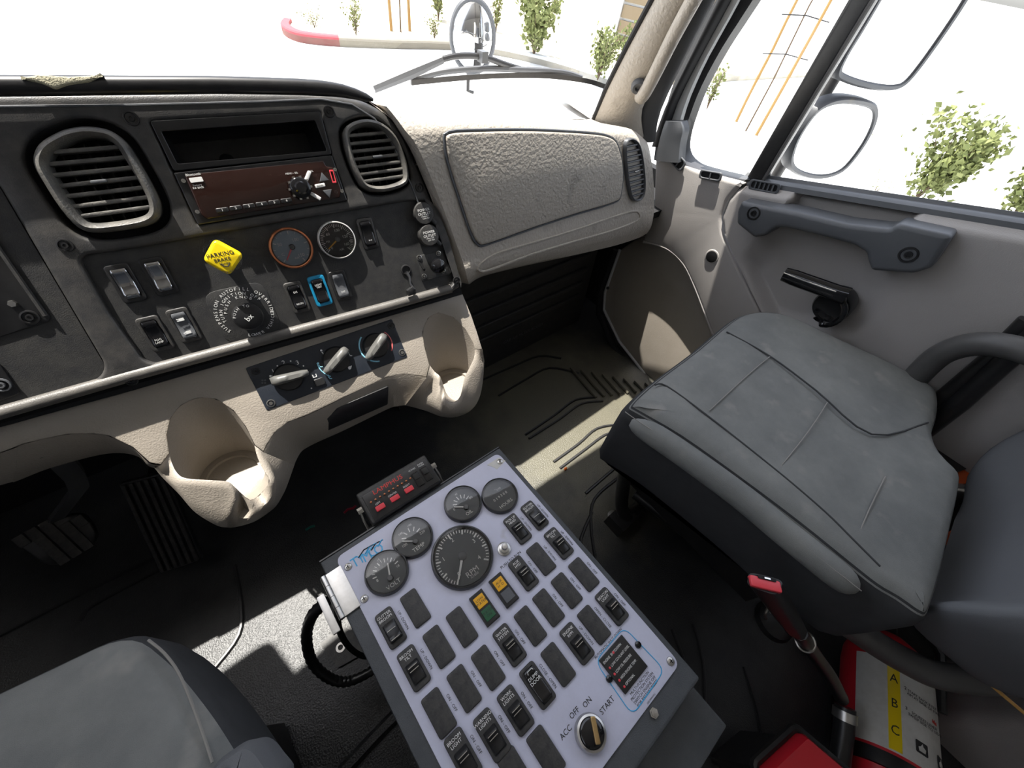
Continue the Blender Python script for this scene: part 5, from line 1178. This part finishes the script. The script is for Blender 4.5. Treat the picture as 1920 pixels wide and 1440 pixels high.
# pedals
ac = thing('accelerator_pedal', aZ(320, 1060, .1), 'long ribbed black accelerator pedal beneath the dashboard', 'pedal')
A4 = [aZ(300, 1076, .06), aZ(379, 1050, .06), aZ(318, 890, .22), aZ(232, 905, .22)]
AF = Fr(A4[0], A4[1] - A4[0], A4[3] - A4[0]); aw = (A4[1] - A4[0]).length; al = (A4[3] - A4[0]).length
MB().rbox((aw / 2, al / 2, -.006), (aw, al, .012), .003).build('plate', black, ac, AF.M)
for k in range(6): MB().rbox((aw * (k + .6) / 6.2, al / 2, .002), (.006, al * .96, .006), .001).build('rib', dusty_black, ac, AF.M)
MB().tube([AF.w(aw / 2, al * .8, -.01), AF.w(aw / 2, al, -.06), Vector((-.28, .85, .3))], .012, 8).build('arm', frame_black, ac)
bp2 = thing('brake_pedal', aZ(105, 1010, .14), 'black brake pedal with a gridded rubber pad at the left', 'pedal')
B4 = [aZ(100, 1068, .13), aZ(192, 1012, .13), aZ(150, 958, .19), aZ(14, 1010, .19)]
BR = Fr((B4[0] + B4[1] + B4[2] + B4[3]) / 4, B4[1] - B4[0], B4[3] - B4[0])
bl2 = ccw(rpoly([((p - BR.o).dot(BR.u), (p - BR.o).dot(BR.v)) for p in B4], .025))
MB().plate(bl2, [], -.014, 0, .004).build('pad', black, bp2, BR.M)
us = [p.x for p in bl2]; vs2 = [p.y for p in bl2]; stud = MB().rbox((0, 0, .002), (.015, .022, .005), .001).mesh('stud')
for i in range(5):
    for j in range(4):
        x = min(us) + (max(us) - min(us)) * (i + .5) / 5; y = min(vs2) + (max(vs2) - min(vs2)) * (j + .5) / 4; sp_ = poly_span(bl2, y)
        if sp_ and sp_[0] + .008 < x < sp_[1] - .008: obj('stud', stud, dusty_black, bp2, BR.at(x, y))
MB().loft([[p + Vector((-.013, 0, 0)), p + Vector((.013, 0, 0)), p + Vector((.013, .012, 0)), p + Vector((-.013, .012, 0))] for p in (aZ(100, 985, .17), aZ(150, 920, .28), aZ(140, 895, .32), aZ(115, 868, .40), aZ(100, 850, .48))], True, True, True).build('arm', slate, bp2)
# steering wheel and sun visor added out of view on the driver side to shade the floor
sw_ = thing('steering_wheel', (-.56, .27, .70), 'unseen black steering wheel on its column, added to shade the driver floor', 'steering wheel')
SWF = Fr((-.60, .27, .72), (1, 0, 0), (0, .62, .78))
MB().tube([Vector((.22 * math.cos(a), .22 * math.sin(a), 0)) for a in [2 * math.pi * k / 48 for k in range(48)]], .015, 10, True).build('rim', black, sw_, SWF.M)
for a in (90, 210, 330): MB().tube([Vector((.03 * math.cos(R(a)), .03 * math.sin(R(a)), -.02)), Vector((.215 * math.cos(R(a)), .215 * math.sin(R(a)), 0))], .012, 8).build('spoke', black, sw_, SWF.M)
MB().lathe([(.06, -.05), (.065, -.01), (.05, .0), (.0001, .004)], 28).build('hub', black, sw_, SWF.M)
MB().tube([SWF.w(0, 0, -.04), SWF.w(0, 0, -.3), Vector((-.60, .75, .25))], .04, 14).build('column', slate, sw_)
vz = thing('shading_visor', (-.62, .6, 1.4), 'unseen tan visor folded down, added to shade the driver floor', 'sun visor')
MB().plate(rrect(.62, .22, .03), [], -.008, .008, .005).build('visor_board', headliner, vz, Fr((-.69, .655, 1.37), (1, 0, 0), (0, -.25, 1)).M)
MB().tube([Vector((-.98, .60, 1.475)), Vector((-.40, .60, 1.475))], .007, 8).build('visor_rod', steel, vz)

# ================================================================== BUCKLE, EXTINGUISHER, CASE, BITS
bu = thing('seat_belt_buckle', aZ(1440, 1100, .38), 'red and black seat belt buckle on a stalk beside the passenger cushion', 'buckle')
top = [aZ(a, b, .475) for a, b in ((1404, 1072), (1470, 1088), (1458, 1118), (1400, 1098))]
low_ = [aZ(1484, 1176, .39), aZ(1520, 1188, .39), aZ(1510, 1204, .39), aZ(1476, 1190, .39)]
def quadring(q, k): 
    c = sum(q, Vector()) / 4; return [c + (p - c) * k for p in q]
def rr3(q, n=4, r=.3):
    out = []
    for i in range(4):
        a, b, c = q[i - 1], q[i], q[(i + 1) % 4]
        for j in range(n + 1):
            s_ = j / n; p = b.lerp(a, r); p2 = b.lerp(c, r); out.append(p * (1 - s_) ** 2 + b * 2 * s_ * (1 - s_) + p2 * s_ * s_)
    return out
MB().loft([rr3(top), [a.lerp(b, .5) for a, b in zip(rr3(quadring(top, 1.0)), rr3(quadring(low_, 1.15)))], rr3(low_)], True, True, True).build('body', black, bu)
tq = Fr(sum(top, Vector()) / 4, top[1] - top[0], top[0] - top[3])
tw = (top[1] - top[0]).length; th = (top[0] - top[3]).length
rb = MB().plate(rrect(tw * .86, th * .72, .003, 0, -th * .06), [], -.002, .004, .0015).build('release_button', red_plastic, bu, tq.M); rb['label'] = 'red release button'
MB().plate(rrect(tw * .5, th * .22, .001, .002, th * .28), [], .0, .0052, 0).build('tongue_slot', black_matte, bu, tq.M)
MB().box((.002, th * .27, .0055), (.008, .002, .001)).build('latch', chrome, bu, tq.M)
stk = catmull([aZ(1498, 1185, .39), aZ(1525, 1225, .31), aZ(1556, 1268, .23), aZ(1578, 1310, .16)], False, 4)
MB().tube(stk, .011, 10).build('stalk', black, bu)
MB().tube([stk[2] + Vector((.013 * math.cos(a), .013 * math.sin(a), .004 * math.cos(a))) for a in [2 * math.pi * k / 20 for k in range(20)]], .002, 6, True).build('stalk_ring', steel, bu)
hs_ = thing('rubber_hose', aZ(1585, 1380, .1), 'black hose with a steel clamp between buckle and fire extinguisher', 'hose')
hz_ = [aZ(1585, 1325, .15), aZ(1582, 1370, .135), aZ(1576, 1415, .12), aZ(1568, 1470, .11)]
MB().tube(hz_, .016, 14).build('tube', black, hs_)
MB().tube([hz_[0].lerp(hz_[1], .15), hz_[0].lerp(hz_[1], .55)], .0185, 16).build('clamp', steel, hs_)
# seat anchor on the floor
an_ = thing('floor_anchor', aZ(1440, 1155, .01), 'black floor anchor with a steel eye bolt below the buckle', 'anchor')
MB().lathe([(.045, 0), (.04, .012), (.025, .018), (.0001, .019)], 20).build('cap', rubber_line, an_, Matrix.Translation(aZ(1450, 1165, .0)))
ey = aZ(1440, 1148, .025); MB().tube([ey + Vector((.014 * math.cos(a), .009 * math.sin(a), .012 * math.sin(a))) for a in [2 * math.pi * k / 18 for k in range(18)]], .0032, 6, True).build('eye', steel, an_)
# fire extinguisher, lying across the cab
fe = thing('fire_extinguisher', (.55, -.55, .0), 'red fire extinguisher with a white label lying behind the passenger seat', 'fire extinguisher')
ER = .072; EY, EZ = -.548, .085
EF = Fr((.50, EY, EZ), (0, 1, 0), (0, 0, 1)); EM = Matrix.Translation((.665, EY - .012, EZ)) @ Matrix.Rotation(R(18), 4, 'Z') @ Matrix(((0, 0, 1, -.165), (1, 0, 0, 0), (0, 1, 0, 0), (0, 0, 0, 1)))
MB().lathe([(.06, -.24), (ER, -.22), (ER, .235), (ER * .95, .262), (ER * .78, .29), (ER * .5, .31), (.02, .318), (.018, .34), (.0001, .34)], 48).build('cylinder', red, fe, EM)
lb = []
for k in range(33):
    a = R(-75 + 150 * k / 32) + math.pi / 2
    lb.append([(math.cos(a) * (ER + .0008), math.sin(a) * (ER + .0008), z) for z in (.075, .235)])
MB().loft(lb, False).build('label_wrap', paper, fe, EM)
def onext(ang, z, t_, size, mat=ink, sx=1.0, align='CENTER'):
    a = R(90 + ang); r = ER + .0013
    X_ = Vector((-math.sin(a), math.cos(a), 0)); Y_ = Vector((0, 0, 1)); N_ = X_.cross(Y_)
    pos = Vector((math.cos(a) * r, math.sin(a) * r, z)); 
    L_ = Matrix(((X_.x, Y_.x, N_.x, pos.x), (X_.y, Y_.y, N_.y, pos.y), (X_.z, Y_.z, N_.z, pos.z), (0, 0, 0, 1)))
    return L_
ye = []
for k in range(7):
    a = R(90 - 36 + 14 * (k / 6)); ye.append([(math.cos(a) * (ER + .0011), math.sin(a) * (ER + .0011), z) for z in (.078, .232)])
MB().loft(ye, False).build('yellow_band', yellow, fe, EM)
for t_, z in (('A', .20), ('B', .155), ('C', .11)): text(t_, .022, EM @ onext(-29, z, t_, .02), ink, fe, sx=.8)
text('START BACK 8 FEET\nAIM AT BASE OF FIRE', .0065, EM @ onext(6, .185, '', 0), ink, fe); text('SQUEEZE LEVER\nSWEEP SIDE TO SIDE', .0065, EM @ onext(6, .150, '', 0), ink, fe)
text('2', .008, EM @ onext(-16, .192, '', 0), ink, fe); text('3', .008, EM @ onext(-16, .157, '', 0), ink, fe)
for ang in (0, 32):
    M = EM @ onext(ang, .105, '', 0); pi_ = MB().plate(rrect(.019, .019, .002), [], 0, .0005, 0).build('pictogram', ink, fe, M)
    MB().plate([(-.005, -.006), (.005, -.006), (.006, 0), (.002, .003), (.001, .007), (-.002, .002), (-.006, 0)], [], 0, .0009, 0).build('flame', paper, pi_, M)
MB().plate([(-.006, -.003), (.006, -.003), (.005, .003), (.002, 0), (0, .004), (-.002, 0), (-.005, .003)], [], 0, .0006, 0).build('red_flame', red_print, fe, EM @ onext(24, .165, '', 0))
MB().lathe([(ER + .0005, .045), (ER + .004, .046), (ER + .004, .069), (ER + .0005, .07)], 48, cap=False).build('strap', frame_black, fe, EM)
MB().box((0, ER + .0, .055), (.03, .012, .03)).build('strap_latch', frame_black, fe, EM @ Matrix.Rotation(R(48), 4, 'Z'))
MB().box((0, -ER - .004, .0), (.10, .008, .40)).build('bracket', frame_black, fe, EM)
MB().lathe([(.02, .30), (.022, .335), (.02, .36), (.0001, .362)], 16).build('valve', frame_black, fe, EM)
MB().lathe([(.03, 0), (.03, .014), (.026, .018), (.0001, .018)], 24).build('pressure_dial', dusty_black, fe, EM @ Matrix.Translation((.03, .055, .33)))
MB().tube([(.0, .03, .34), (-.02, .06, .36), (-.05, .07, .30), (-.06, .05, .2)], .008, 8).build('hose', black, fe, EM)
# red case at the bottom edge
rc = thing('red_case', aZ(1510, 1450, .1), 'red plastic case with a black rim at the bottom edge', 'case')
c0 = aZ(1512, 1374, .20); e1 = (aZ(1592, 1442, .20) - c0).normalized(); e2 = (aZ(1430, 1450, .20) - c0).normalized()
RCF = Fr(c0, e1, e2)
q = [c0, c0 + e1 * .13, c0 + e1 * .13 + e2 * .1, c0 + e2 * .1]
cq = ccw([Vector(p[:2]) for p in q]); cq = ccw(rpoly(cq, .006))
MB().loft([[(p.x, p.y, .01) for p in inset(cq, .004)], [(p.x, p.y, .165) for p in inset(cq, .004)]], True, True, True).build('base', frame_black, rc)
MB().loft([[(p.x, p.y, .165) for p in cq], [(p.x, p.y, .19) for p in cq], [(p.x, p.y, .2) for p in inset(cq, .006)]], True, True, True).build('lid', red, rc)
MB().tube([Vector((p.x, p.y, .175)) for p in inset(cq, -.006)], .007, 8, True).build('rim', frame_black, rc)
# crumb and loose wires
cr = MB().lathe([(.0001, 0), (.005, .001), (.006, .004), (.004, .008), (.0001, .009)], 9).build('orange_crumb', P('orange_wrapper', (.8, .17, .02), .5), M=Matrix.Translation(aZ(1060, 880, .002)) @ Matrix.Diagonal((1, .7, 1, 1)))
tag(cr, 'tiny orange scrap on the sunlit floor', 'scrap')
w1_ = MB().tube([aZ(645, 962, .003), aZ(652, 955, .003), aZ(662, 953, .003), aZ(667, 948, .003)], .003, 6).build('loose_wire', P('red_wire', (.3, .01, .03), .5)); tag(w1_, 'short red wire left of the light controller', 'wire')
w2_ = MB().tube([aZ(573, 994, .003), aZ(582, 988, .003), aZ(590, 986, .003)], .003, 6).build('loose_wire', P('green_wire', (.01, .12, .09), .5)); tag(w2_, 'short green wire in the dark below the left cup holder', 'wire')

MB().tube(catmull([aZ(1778, 1208, .40), aZ(1822, 1252, .39), aZ(1872, 1296, .385), aZ(1930, 1345, .38)], False, 4), .0025, 6).build('piping', P('amber_piping', (.6, .34, .09), .6), st)
struct(MB().plate(rrect(.34, .36, .03), [], 0, .34, .02).build('trim_2', door_grey, M=Matrix.Translation((.935, -.84, 0.0))), 'smooth grey corner trim behind the fire extinguisher', 'trim')
